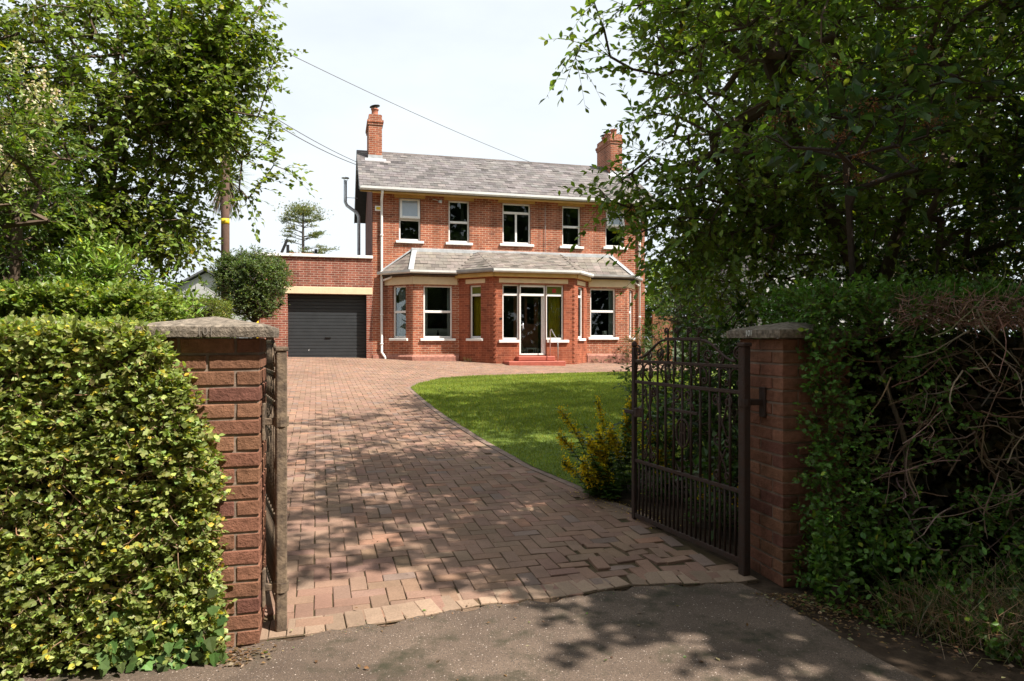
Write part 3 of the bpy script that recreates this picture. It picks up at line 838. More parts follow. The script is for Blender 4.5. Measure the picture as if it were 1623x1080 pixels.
window(bayL[0], bayL[1], *wl_side, mid=2.39, sill=True, sover=.10)
window(bayL[1], bayL[2], *wl_front, mid=2.39)
window(bayR[0], bayR[1], *wr_front, mid=2.46, sover=.10)
window(bayR[1], bayR[2], *wr_side, mid=2.46, sover=.05)
window(por[0], por[1], *pl_side, mid=2.94, glass_top='green_glass', sover=.10)
window(por[2], por[3], *pr_side, mid=2.94, glass='glass', sover=.06)
ws = window(por[1], por[2], pf0, d0 - .001, 1.44, 3.28, mid=2.94, sill=False, fw=.05)
wt = window(por[1], por[2], d1 + .001, pf1, 1.44, 3.28, mid=2.94, sill=False, fw=.05, glass_top='green_glass')
for w_, a, b in ((ws, pf0 - .13, d0 - .02), (wt, d1 + .02, pf1 + .17)):
    s = MB(); Mx, L = frame_of(por[1], por[2]); s.box(a, b, -.075, .09, 1.345, 1.438, 0, .01, Mx); s.build('sill', [M['white']], w_)
s = MB(); Mx, _ = frame_of(por[1], por[2]); s.box(d1 + .25, d1 + .38, .10, .104, 3.02, 3.16, 0, 0, Mx); s.build('red_pane', [M['red_glass']], wt)
# front door: white frame, full height dark glass, brown inner leaf standing open behind
b = MB()
B = lambda *a: b.box(*a, 0, .006, Mx)
B(d0, d0 + .065, .06, .13, .935, 3.278); B(d1 - .065, d1, .06, .13, .935, 3.278); B(d0 + .065, d1 - .065, .06, .13, 3.20, 3.278)
B(d0 + .065, d1 - .065, .055, .13, 2.90, 2.98); B(d0 + .065, d1 - .065, .05, .14, .935, .985)
B(d1 - .135, d1 - .066, .12, .17, .99, 2.895)
door = b.build('front_door', [M['frame_white']], house)
p = MB(); p.box(d0 + .065, d1 - .065, .09, .096, 2.98, 3.20, 0, 0, Mx); p.box(d0 + .075, d1 - .14, .135, .141, .99, 2.895, 0, 0, Mx); p.build('pane', [M['glass']], door)
p = MB(); p.tube([Mx @ Vector((d0 + .16, .12, 1.93)), Mx @ Vector((d0 + .16, .09, 1.93)), Mx @ Vector((d0 + .05, .085, 1.93))], .010, 8); p.box(d0 + .14, d0 + .18, .12, .13, 1.82, 2.0, 0, .004, Mx); p.build('handle', [M['galv']], door, True)
p = MB(); p.box(4.72, 5.6, -.95, -.90, .91, 2.0, 0, .005); p.box(4.72, 4.86, -.95, -.90, 2.0, 2.9, 0, .005); p.box(5.45, 5.6, -.95, -.90, 2.0, 2.9, 0, .005); p.box(5.12, 5.2, -.95, -.90, 2.0, 2.9, 0, .005)
p.build('inner_door', [M['wood']], door)
# bay lintels (painted bands) and porch lintels
def band(p0, p1, z0, z1, u0, u1, mat, nm, pr=.03):
    Mx, L = frame_of(p0, p1); q = MB(); q.box(u0, L - u1 if u1 >= 0 else L + .0, -pr, .02, z0, z1, 0, .004, Mx); return q.build(nm, [M[mat]], house)
band(bayL[0], bayL[1], 3.30, 3.56, 0, .0, 'cream', 'lintel'); band(bayL[1], bayL[2], 3.30, 3.56, -.01, .05, 'cream', 'lintel')
band(bayR[0], bayR[1], 3.33, 3.60, .05, .0, 'cream', 'lintel'); band(bayR[1], bayR[2], 3.33, 3.60, -.01, .0, 'cream', 'lintel')
band(por[0], por[1], 3.325, 3.47, sP * .20, sP * .26, 'cream', 'lintel', .015); band(por[1], por[2], 3.325, 3.475, .14, .22, 'cream', 'lintel', .015); band(por[2], por[3], 3.325, 3.475, sQ * .22, sQ * .16, 'cream', 'lintel', .015)
# plinths
for p0, p1 in ((bayL[0], bayL[1]), (bayL[1], (2.80, -.85)), ((7.46, -.85), bayR[1]), (bayR[1], bayR[2])):
    Mx, L = frame_of(p0, p1); q = MB(); n0 = len(q.v)
    for u in (-.02, L + .02):
        for (d, z) in ((-.06, .4), (-.06, .88), (-.005, .945), (.02, .945), (.02, .4)): q.v.append(tuple(Mx @ Vector((u, d, z)))); q.c.append((1, 1, 1))
    for k in range(5): q.f.append([n0 + k, n0 + (k + 1) % 5, n0 + 5 + (k + 1) % 5, n0 + 5 + k][::-1]); q.m.append(0)
    q.f += [[n0 + k for k in range(5)], [n0 + 9 - k for k in range(5)]]; q.m += [0, 0]
    q.build('plinth', [M['plinth']], house)
q = MB(); q.box(0.0, .36, -.04, .0, .5, .93, 0, .012); q.build('plinth', [M['plinth']], house)

# slates
def slates(mb, O, U, V, Lv, um, uM, gauge=.24, w=.28, col=(.2, .17, .16), jit=.16):
    O, U, V = Vector(O), Vector(U).normalized(), Vector(V).normalized(); Nn = U.cross(V).normalized()
    r = 0; v = 0
    while v < Lv - .02:
        v1 = min(v + gauge * 1.3, Lv); vm = min(v + gauge * .5, Lv)
        a0, b0 = um(vm), uM(vm); u = a0 - (w * .5 if r % 2 else 0) - .001
        while u < b0:
            ua, ub = max(u, a0), min(u + w, b0)
            if ub - ua > .03:
                k = 1 + jit * random.gauss(0, 1); k = max(.45, k); 
                if random.random() < .06: k *= .62
                cc = tuple(x * k * random.uniform(.97, 1.03) for x in col)
                lo = .016 + random.uniform(-.003, .006) + (random.random() < .04) * .012; sk = random.uniform(-.010, .006)
                P = [O + U * (ua + .003) + V * (v + sk) + Nn * lo, O + U * (ub - .003) + V * (v + sk) + Nn * (lo + random.uniform(-.003, .003)), O + U * (ub - .003) + V * v1 + Nn * .006, O + U * (ua + .003) + V * v1 + Nn * .006]
                D = -Nn * .012
                mb.quad([tuple(p) for p in P], 0, cc); mb.quad([tuple(P[0] + D), tuple(P[1] + D), tuple(P[1]), tuple(P[0])], 0, cc)
                mb.quad([tuple(P[0]), tuple(P[3]), tuple(P[3] + D), tuple(P[0] + D)], 0, cc); mb.quad([tuple(P[1] + D), tuple(P[2] + D), tuple(P[2]), tuple(P[1])], 0, cc)
            u += w
        v += gauge; r += 1
ey0, ez0, ry, rz = -.44, 6.52, 2.9, 8.63
RV = Vector((0, ry - ey0, rz - ez0)); RL = RV.length
RX0, RX1 = -.45, 10.53
mb = MB()
slates(mb, (RX0, ey0, ez0), (1, 0, 0), RV, RL, lambda v: 0, lambda v: RX1 - RX0, .245, .27, (.160, .143, .138), .17)
slates(mb, (RX1, 2 * ry - ey0, ez0), (-1, 0, 0), (0, -RV.y, RV.z), RL, lambda v: 0, lambda v: RX1 - RX0, .245, .27, (.160, .143, .138), .15)
roof = mb.build('roof', [M['slate']], house, col=True)
mb = MB()
for s in (1, -1):
    e = (ey0 if s == 1 else 2 * ry - ey0)
    P = [(RX0, e, ez0 - .01), (RX1, e, ez0 - .01), (RX1, ry, rz - .01), (RX0, ry, rz - .01)]
    Q = [(a, b_, c - .07) for a, b_, c in P]
    if s == -1: P = P[::-1]; Q = Q[::-1]
    mb.quad(P, 0); mb.quad(Q[::-1], 0); mb.quad([P[0], P[3], Q[3], Q[0]], 0); mb.quad([P[1], Q[1], Q[2], P[2]], 0); mb.quad([P[0], Q[0], Q[1], P[1]], 0)
mb.build('roof_deck', [M['slate_base']], roof)
mb = MB()
x = RX0
while x < RX1 - .1:
    L = .45; c = .13 * random.uniform(.75, 1.25)
    for s in (1, -1):
        mb.quad([(x + .004, ry - s * .14, rz - .065), (x + L - .004, ry - s * .14, rz - .065), (x + L - .004, ry, rz + .035), (x + .004, ry, rz + .035)][::s], 0, (c, c * .85, c * .8))
    mb.quad([(x + .004, ry - .14, rz - .065), (x + .004, ry, rz + .035), (x + .004, ry + .14, rz - .065)][::-1], 0, (c, c * .85, c * .8))
    x += L
mb.build('ridge_tiles', [M['slate']], roof, col=True)
# verge boards, soffit, fascia, gutter
mb = MB()
for x in (RX0 - .005, RX1 - .02):
    for s in (1, -1):
        mb = MB()
        e = ey0 if s == 1 else 2 * ry - ey0
        P = [(x, e, ez0 - .10), (x, ry, rz - .10), (x, ry, rz - .005), (x, e, ez0 - .005)]
        mb.quad(P, 0); mb.quad([(a + .025, b_, c) for a, b_, c in P][::-1], 0); mb.quad([P[0], (P[0][0] + .025,) + P[0][1:], (P[1][0] + .025,) + P[1][1:], P[1]], 0)
        mb.build('bargeboard', [M['gutter']], roof)
mb = MB(); mb.box(0.0, HW, -.36, -.001, 6.44, 6.458, 0); mb.box(-.42, 10.5, -.40, -.365, 6.40, 6.50, 0); mb.build('soffit', [M['ochre']], house)
def gutter(pts, z, r=.055, mat='gutter', nm='gutter', rr=None):
    q = MB(); n = 7; prof = [(-r, r), (-r, -.2 * r), (-.6 * r, -.85 * r), (0, -r), (.6 * r, -.85 * r), (r, -.2 * r), (r, r)]
    for a, b in zip(pts[:-1], pts[1:]):
        Mx, L = frame_of(a, b)
        for k in range(n - 1):
            (d0_, z0_), (d1_, z1_) = prof[k], prof[k + 1]
            P = [Mx @ Vector((-.03 if a != pts[0] else 0, d0_ , z + z0_)), Mx @ Vector((L + .03 if b != pts[-1] else L, d0_, z + z0_)), Mx @ Vector((L + .03 if b != pts[-1] else L, d1_, z + z1_)), Mx @ Vector((-.03 if a != pts[0] else 0, d1_, z + z1_))]
            q.quad([tuple(p_) for p_ in P][::-1], 0); q.quad([tuple(p_ + (Mx.to_3x3() @ Vector((0, .004, 0)))) for p_ in P], 0)
    return q.build(nm, [M[mat]], house)
gutter([(-.44, -.46), (10.52, -.46)], 6.51, .06)
# bay roof: eave line follows the bays and the porch
def off(pts, d):
    o = []
    for i, p in enumerate(pts):
        a = Vector(pts[i]) - Vector(pts[i - 1]) if i else Vector(pts[1]) - Vector(pts[0]); b_ = Vector(pts[i + 1]) - Vector(pts[i]) if i < len(pts) - 1 else a
        a, b_ = a.normalized(), b_.normalized(); n1 = Vector((a.y, -a.x)); n2 = Vector((b_.y, -b_.x)); n = (n1 + n2).normalized()
        q = Vector(p) + n * d / max(.4, n.dot(n1)); o.append((q.x, q.y))
    return o
plan = bayL + por[1:] + bayR[1:]
ev = off(plan, .20)
ev[0] = (ev[0][0] - .1, -.01); ev[-1] = (ev[-1][0] + .1, -.01)
EZb = 3.74
E = [(x, y, EZb) for x, y in ev]
T = [(1.42, -.01, 4.55), (1.42, -.01, 4.55), (3.6, -.01, 4.56), (3.6, -.01, 4.56), (6.75, -.01, 4.57), (6.75, -.01, 4.57), (8.62, -.01, 4.56), (8.62, -.01, 4.56)]
mbb = MB(); mbs = MB()
for i in range(len(E) - 1):
    a, b_, c, d = Vector(E[i]), Vector(E[i + 1]), Vector(T[i + 1]), Vector(T[i])
    P = [a, b_, c] + ([d] if (d - c).length > .01 else [])
    mbb.quad([tuple(p_ - Vector((0, 0, .012))) for p_ in P], 0); mbb.quad([tuple(p_ - Vector((0, 0, .05))) for p_ in P][::-1], 0)
    U = (b_ - a).normalized(); nn = U.cross(c - a).normalized(); Vd = nn.cross(U).normalized()
    Lv = (c - a).dot(Vd)
    ud = (d - a).dot(U); uc = (c - a).dot(U); Lu = (b_ - a).length
    slates(mbs, a, U, Vd, Lv, lambda v: ud * v / Lv, lambda v: Lu + (uc - Lu) * v / Lv, .20, .26, (.205, .175, .152), .10)
broof = mbs.build('bay_roof', [M['slate']], house, col=True)
mbb.build('roof_deck', [M['slate_base']], broof)
def strip(pts, w, mat, nm, h=.02, parent=None):
    q = MB()
    for a, b_ in zip(pts[:-1], pts[1:]):
        a, b_ = Vector(a), Vector(b_); t = (b_ - a).normalized(); s = t.cross(Vector((0, 0, 1)))
        if s.length < .1: s = Vector((1, 0, 0))
        s.normalize(); up = s.cross(t); Mx = Matrix((( t.x, s.x, up.x, a.x), (t.y, s.y, up.y, a.y), (t.z, s.z, up.z, a.z), (0, 0, 0, 1)))
        q.box(0, (b_ - a).length, -w / 2, w / 2, .012, .012 + h, 0, .006, Mx)
    return q.build(nm, [M[mat]], parent or broof)
strip([E[1], (1.42, -.02, 4.55)], .17, 'lead', 'hip_flashing', .03); strip([E[6], (8.62, -.02, 4.56)], .15, 'lead', 'hip_flashing', .03)
q = MB(); q.box(1.30, 8.75, -.13, -.012, 4.47, 4.60, 0, .01, Matrix.Identity(4)); q.build('top_flashing', [M['lead']], broof)
strip([(.30, -.05, 3.76), (1.40, -.05, 4.56)], .09, 'lead', 'stepped_flashing', .05); strip([(9.72, -.05, 3.76), (8.64, -.05, 4.56)], .09, 'lead', 'stepped_flashing', .05)
ev2 = off(plan, .235); ev2[0] = (ev2[0][0] - .08, -.03); ev2[-1] = (ev2[-1][0] + .08, -.03)
gutter(ev2[:3], 3.70, .055, 'gutter'); gutter(ev2[2:4], 3.715, .06, 'gutter_dark'); gutter(ev2[3:6], 3.70, .06, 'gutter'); gutter(ev2[5:], 3.70, .055, 'gutter_dark')
q = MB()
for i, (a, b_) in enumerate(zip(plan[:-1], plan[1:])):
    Mx, L = frame_of(a, b_); z = 3.52 if 2 <= i <= 4 else 3.605
    q.box(-.05, L + .05, -.16, .25, z, z + .05 + (.08 if 2 <= i <= 4 else 0), 1 if 2 <= i <= 4 else 0, 0, Mx)
q.build('soffit', [M['slate_base'], M['ochre']], broof)

# chimneys
def chimney(x0, x1, y0, y1, zb, pots):
    q = MB(); zc = 9.44
    q.box(x0, x1, y0, y1, zb, zc, 0); q.box(x0 - .03, x1 + .03, y0 - .03, y1 + .03, zc, zc + .09, 0); q.box(x0 - .055, x1 + .055, y0 - .055, y1 + .055, zc + .09, zc + .18, 0)
    q.box(x0 + .0, x1 - .0, y0 + .0, y1 - .0, zc + .18, zc + .37, 0)
    q.box(x0 + .03, x1 - .03, y0 + .03, y1 - .03, zc + .37, zc + .40, 1)
    ch = q.build('chimney', [M['house_brick'], M['mortar']], roof)
    # parent level: chimney belongs to the roof; its pots are welded into it
    return ch
def pots(lst):
    for (x, y, h, cowl) in lst:
        q = MB()
        q.lathe([(.135, 0), (.145, .05), (.125, .08), (.12, h - .06), (.145, h - .04), (.145, h), (.105, h), (.10, h - .08)], (x, y, 9.82), 14, 0)
        if cowl:
            for k in range(4):
                a = k * math.pi / 2 + .5; q.tube([(x + .1 * math.cos(a), y + .1 * math.sin(a), 9.82 + h - .02), (x + .1 * math.cos(a), y + .1 * math.sin(a), 9.82 + h + .09)], .008, 5, 1)
            Mx = Matrix.Translation((x, y, 9.82 + h + .09)) @ Matrix.Rotation(R(-12), 4, 'Y')
            n0 = len(q.v); q.lathe([(.20, 0), (.19, .02), (.05, .045)], (0, 0, 0), 14, 1)
            for i in range(n0, len(q.v)): q.v[i] = tuple(Mx @ Vector(q.v[i]))
        q.build('chimney_pot', [M['terracotta'], M['black']], roof, True)
chimney(-.03, .46, 2.15, 3.60, 8.1, 0); chimney(9.60, 10.10, 2.15, 3.65, 8.1, 0)
pots([(.21, 2.45, .30, True), (.18, 3.1, .22, False)]); pots([(9.87, 2.5, .28, False), (9.82, 3.0, .25, True), (9.85, 3.4, .22, True)])
for x0, x1 in ((-.03, .46), (9.60, 10.10)):
    q = MB(); zf = ez0 + (2.15 - ey0) / RV.y * RV.z; k = RV.z / RV.y
    q.quad([(x0 - .02, 2.145, zf), (x1 + .02, 2.145, zf), (x1 + .02, 2.145, zf + .16), (x0 - .02, 2.145, zf + .16)], 0)
    P = [(x0 - .14, 1.93, zf - .22 * k + .035), (x1 + .14, 1.93, zf - .22 * k + .035), (x1 + .14, 2.145, zf + .035), (x0 - .14, 2.145, zf + .035)]
    q.quad(P, 0); q.quad([P[0], (P[0][0], P[0][1], P[0][2] - .03), (P[1][0], P[1][1], P[1][2] - .03), P[1]], 0)
    q.build('chimney_flashing', [M['lead']], roof)

# pipes
def pipe(pts, r, mat, nm, brackets=()):
    q = MB(); q.tube(pts, r, 10)
    for (x, y, z) in brackets: q.lathe([(r + .014, -.025), (r + .014, .025)], (x, y, z), 10, 0)
    return q.build(nm, [M[mat]], house, True)
pipe([(.30, -.43, 6.47), (.30, -.43, 6.40), (.30, -.10, 6.20), (.30, -.075, 6.05), (.30, -.075, 1.02), (.36, -.10, .93), (.42, -.13, .84), (.42, -.13, .70)], .042, 'white', 'downpipe', [(.30, -.075, z) for z in (5.0, 3.75, 2.3, 1.3)])
pipe([(9.83, -.43, 6.47), (9.83, -.43, 6.40), (9.83, -.10, 6.20), (9.83, -.075, 6.05), (9.83, -.075, .55)], .042, 'white', 'downpipe', [(9.83, -.075, z) for z in (5.0, 3.8, 2.3)])
pipe([(.62, -.30, 3.66), (.60, -.28, 3.56), (.36, -.12, 3.47)], .032, 'white', 'branch_pipe'); pipe([(9.55, -.28, 3.66), (9.57, -.26, 3.56), (9.78, -.12, 3.47)], .032, 'white', 'branch_pipe')
pipe([(6.13, -.05, 6.30), (6.13, -.05, 4.62)], .012, 'gutter_dark', 'cable_conduit')
q = MB(); q.tube([(-.36, 3.0, 4.15), (-.36, 3.0, 6.15), (-.45, 3.0, 6.30), (-.80, 3.0, 6.55), (-.86, 3.0, 6.68), (-.86, 3.0, 7.50)], .062, 12); q.lathe([(.15, 0), (.14, .025)], (-.86, 3.0, 7.58), 12)
for a in (0, 2.1, 4.2): q.tube([(-.86 + .08 * math.cos(a), 3 + .08 * math.sin(a), 7.48), (-.86 + .1 * math.cos(a), 3 + .1 * math.sin(a), 7.6)], .008, 5)
q.tube([(-.86, 3.0, 6.85), (-.4, 3.0, 6.85)], .012, 5)
q.build('flue_pipe', [M['galv']], house, True)
q = MB(); q.box(-.02 + .10, .30 - .02, -.085, -.001, 5.83, 6.00, 0, .012); q.box(.12, .26, -.089, -.084, 5.87, 5.96, 1); q.build('alarm_box', [M['frame_white'], M['olive']], house)
q = MB(); q.box(2.25, 2.36, -.14, -.05, 6.20, 6.30, 0, .01); q.tube([(2.05, -.02, 6.33), (2.15, -.06, 6.31), (2.28, -.08, 6.27)], .012, 6); q.box(2.24, 2.30, -.05, -.001, 6.23, 6.28, 0); q.build('security_light', [M['galv']], house)
q = MB(); q.box(3.99, 4.07, -1.92, -1.901, 2.12, 2.17, 0, .004); q.build('door_bell', [M['black']], house)
# steps and handrail
q = MB(); q.box(4.11, 6.02, -2.66, -1.901, .40, .752, 0, .02); q.build('step', [M['red_step']], house); q = MB(); q.box(4.52, 5.78, -2.30, -1.902, .755, .905, 0, .02); q.build('step', [M['red_step']], house)
q = MB(); q.tube([(5.70, -2.0, .90), (5.70, -2.0, 1.70), (5.70, -2.02, 1.77), (5.71, -2.08, 1.79), (5.76, -2.50, 1.46), (5.775, -2.57, 1.36), (5.78, -2.58, 1.2), (5.78, -2.58, .74)], .018, 8); q.build('handrail', [M['rail_metal']], house, True)
# side canopy on the right wall
q = MB(); q.box(HW + .002, HW + .50, .9, 2.1, 3.30, 3.42, 0, .01); q.build('side_canopy', [M['white']], house)
# garage
mb = MB(); GX = -3.75
wall(mb, (GX, 0.0), (-.002, 0.0), GZ0, 4.20, [(-2.76 - GX, -.20 - GX, GZ0 + .001, 2.975)], .34)
wall(mb, (GX, 5.2), (GX, .341), GZ0, 4.20, [], .28)
mb.box(GX + .28, -.3, .34, 5.2, 4.05, 4.15, 2); mb.quad([(GX, 5.2, GZ0), (-.002, 5.2, GZ0), (-.002, 5.2, 4.2), (GX, 5.2, 4.2)][::-1], 0)
gar = mb.build('garage', [M['garage_brick'], M['dark_room'], M['lead']], house)
q = MB(); q.box(-3.02, -.004, -.02, .05, 2.978, 3.21, 0, .01); q.build('garage_lintel', [M['cream']], gar)
q = MB(); x = GX - .04
for L in (1.1, .9, .55, .75, .5): 
    x2 = min(x + L, .03); q.box(x + .003, x2 - .003, -.07, .37, 4.203, 4.30, 0, .008); x = x2
q.build('coping', [M['white']], gar)
q = MB(); zs = .70; n = 20; h = (2.96 - zs) / n
for k in range(n):
    z = zs + k * h
    P = [(.285, z), (.285, z + h * .80), (.30, z + h * .88), (.30, z + h * .92), (.285, z + h)]
    for (d0_, z0_), (d1_, z1_) in zip(P[:-1], P[1:]): q.quad([(-2.755, d0_, z0_), (-.205, d0_, z0_), (-.205, d1_, z1_), (-2.755, d1_, z1_)], 0)
q.box(-2.755, -.205, .27, .30, zs - .08, zs - .001, 0)
q.box(-1.56, -1.37, .25, .284, zs + 7 * h + .01, zs + 7 * h + .055, 1, .008)
q.box(-1.50, -1.39, .281, .2845, zs + .05, zs + .10, 2); q.box(-2.10, -2.08, .281, .2845, zs + .38, zs + .41, 2); q.box(-2.07, -2.06, .281, .2845, zs + .42, zs + .43, 2)
q.build('garage_door', [M['roller'], M['black'], M['frame_white']], gar)

# things seen in the windows
def hthing(o, label, cat, group=None):
    o.matrix_world = HM; return tag(o, label, cat, group)
def curtain(p0, p1, u0, u1, z0, z1, d=.30, mat='curtain', label='', cat='curtain'):
    Mx, L = frame_of(p0, p1); q = MB(); n = max(8, int((u1 - u0) / .02)); P = []
    for i in range(n + 1):
        u = u0 + (u1 - u0) * i / n; P.append((u, d + .025 * math.sin(i * 1.25) + .008 * math.sin(i * .5)))
    for (a, da), (b_, db) in zip(P[:-1], P[1:]):
        for s, dd in ((1, 0), (-1, .004)):
            Q = [tuple(Mx @ Vector((a, da + dd, z0))), tuple(Mx @ Vector((b_, db + dd, z0))), tuple(Mx @ Vector((b_, db + dd, z1))), tuple(Mx @ Vector((a, da + dd, z1)))]
            q.quad(Q[::s], 0)
    return hthing(q.build(cat.replace(' ', '_'), [M[mat]], None, True), label, cat)
curtain(bayL[0], bayL[1], wl_side[0] + .02, wl_side[0] + .34, 1.5, 3.28, .30, label='white curtain filling the angled side window of the left bay')
curtain(bayL[1], bayL[2], wl_front[0] + .01, wl_front[0] + .17, 1.5, 3.28, .30, label='white curtain gathered at the left of the left bay front window')
curtain(bayL[1], bayL[2], wl_front[1] - .13, wl_front[1] - .01, 1.5, 3.28, .30, label='white curtain gathered at the right of the left bay front window')
curtain(bayR[0], bayR[1], wr_front[1] - .15, wr_front[1] - .01, 1.55, 3.28, .30, label='pale curtain gathered at the right of the right bay window')
curtain(por[0], por[1], pl_side[0] + .02, pl_side[1] - .03, 1.5, 2.9, .26, 'olive', 'olive yellow blind behind the porch angled side window', 'blind')
curtain(por[1], por[2], d1 + .16, pf1 - .04, 1.5, 2.9, .26, 'olive', 'olive yellow blind behind the glass right of the front door', 'blind')
q = MB(); q.box(1.55, 2.62, -.30, -.08, .91, 1.83, 0, .06); q.box(1.50, 2.68, -.08, .5, .91, 1.35, 0, .06); hthing(q.build('sofa', [M['sofa']]), 'cream sofa with its back to the left bay front window', 'sofa')
q = MB(); q.lathe([(.045, 0), (.05, .02), (.05, .16), (.02, .21), (.018, .28), (.022, .285)], (2.14, -.66, 1.49), 12); hthing(q.build('bottle', [M['black']], None, True), 'dark bottle standing inside the left bay front window', 'bottle')
q = MB(); q.box(5.05, 5.42, -1.36, -1.06, 1.12, 1.17, 0, .01)
for x in (5.07, 5.38):
    for y in (-1.34, -1.11): q.box(x, x + .03, y, y + .03, .905, 1.12, 0, .004)
hthing(q.build('stool', [M['frame_white']]), 'small white stool standing just inside the front door', 'stool')
q = MB(); q.lathe([(.06, 0), (.08, .02), (.09, .22), (.085, .23)], (8.25, -.5, 1.54), 12)
hthing(q.build('plant_pot', [M['white']], None, True), 'white pot on the sill inside the right bay window', 'pot')

# ------------------------------------------------------------------ gate pillars
def pillar(corner, rz, left, label):
    """corner: the front corner next to the opening"""
    w = .46; ex = np.array([math.cos(rz), math.sin(rz)]); ey = np.array([-math.sin(rz), math.cos(rz)])
    c = np.array(corner) + (-ex if left else ex) * w / 2 + ey * w / 2
    t = thing('brick_gate_pillar', label, 'gate pillar', (c[0], c[1], 0), rz, 'brick pillars either side of the drive entrance')
    q = MB(); h = .0757; a = w / 2
    def brick(x0, x1, y0, y1, z):
        r = lambda s=.004: random.uniform(-s, s)
        k = random.uniform(.86, 1.12); cc = (.235 * k, .112 * k * random.uniform(.94, 1.06), .070 * k)
        if random.random() < .12: cc = (.17 * k, .075 * k, .055 * k)
        n0 = len(q.v)
        q.box(x0 + .0055, x1 - .0055, y0 + .0055, y1 - .0055, z + .006, z + h - .006, 0, .0035, None, cc)
        for i in range(n0, len(q.v)): 
            x, y, zz = q.v[i]; q.v[i] = (x + r(.0022), y + r(.0022), zz + r(.0018))
    z = -.08
    k = 0
    while z < 1.40:
        if k % 2 == 0:
            for s in (-1, 1):
                y0, y1 = (-a, -a + .11) if s < 0 else (a - .11, a)
                brick(-a, 0, y0, y1, z); brick(0, a, y0, y1, z)
            brick(-a, -a + .11, -a + .11, a - .11, z); brick(a - .11, a, -a + .11, a - .11, z)
        else:
            for s in (-1, 1):
                x0, x1 = (-a, -a + .11) if s < 0 else (a - .11, a)
                brick(x0, x1, -a, 0, z); brick(x0, x1, 0, a, z)
            brick(-a + .11, a - .11, -a, -a + .11, z); brick(-a + .11, a - .11, a - .11, a, z)
        z += h; k += 1
    m = q.build('shaft', [M['pillar_brick']], t, col=True)
    j = MB(); e = .0125; j.box(-a + e, a - e, -a + e, a - e, -.1, z - .002, 0); j.build('mortar_joints', [M['mortar']], m)
    # capstone: worn, slightly pyramidal slab
    V = []; F = []; n = 22; b_ = .285
    for i in range(n + 1):
        for jx in range(n + 1):
            u = -b_ + 2 * b_ * i / n; v = -b_ + 2 * b_ * jx / n
            d = max(abs(u), abs(v)) / b_
            zz = .055 + .050 * (1 - d) - (.006 if d > .96 else 0)
            nz = random.gauss(0, .0010)
            V.append((u + random.gauss(0, .0007), v + random.gauss(0, .0007), z + zz + nz))
    for i in range(n):
        for jx in range(n): F.append([i * (n + 1) + jx, (i + 1) * (n + 1) + jx, (i + 1) * (n + 1) + jx + 1, i * (n + 1) + jx + 1])
    rim = [i * (n + 1) for i in range(n + 1)] + [n * (n + 1) + jx for jx in range(1, n + 1)] + [i * (n + 1) + n for i in range(n - 1, -1, -1)] + [jx for jx in range(n - 1, 0, -1)]
    k0 = len(V)
    for lev, zz in ((0, .030), (1, .002)):
        for r_ in rim: V.append((V[r_][0] * (1.004 if lev == 0 else .99) + random.gauss(0, .0006), V[r_][1] * (1.004 if lev == 0 else .99) + random.gauss(0, .0006), z + zz + random.gauss(0, .0008)))
    R_ = len(rim)
    for i in range(R_):
        i2 = (i + 1) % R_; F.append([rim[i], k0 + i, k0 + i2, rim[i2]]); F.append([k0 + i, k0 + R_ + i, k0 + R_ + i2, k0 + i2])
    F.append([k0 + R_ + i for i in range(R_)])
    mesh_from('capstone', V, F, M['stone'], t, smooth=False)
    return t, z
PR = R(13)
pl, zcap = pillar((-1.174, 3.188), R(16), True, 'sunlit red brick gate pillar with a stone cap beside the clipped hedge')
pr, _ = pillar((1.55, 3.913), PR, False, 'shaded red brick gate pillar with 101 painted on its stone cap')
def text(body, size, depth, Mx, mat, name, parent):
    cu = bpy.data.curves.new(name, 'FONT'); cu.body = body; cu.size = size; cu.extrude = depth; cu.align_x = 'CENTER'; cu.resolution_u = 3
    o = bpy.data.objects.new(name, cu); C.objects.link(o)
    dg = bpy.context.evaluated_depsgraph_get(); me = bpy.data.meshes.new_from_object(o.evaluated_get(dg))
    bpy.data.objects.remove(o); me.materials.clear(); me.materials.append(M[mat])
    o = bpy.data.objects.new(name, me); link(o, parent); o.matrix_local = Mx; return o
# the number faces the drive on the right cap; worn carving faces the road on the left cap
text('101', .052, .002, Matrix.Translation((-.2875, .02, zcap + .012)) @ Matrix.Rotation(R(-90), 4, 'Z') @ Matrix.Rotation(R(90), 4, 'X'), 'number', 'house_number', pr)
text('101', .050, .0008, Matrix.Translation((.0, -.2875, zcap + .012)) @ Matrix.Rotation(R(90), 4, 'X'), 'carve', 'carved_number', pl)

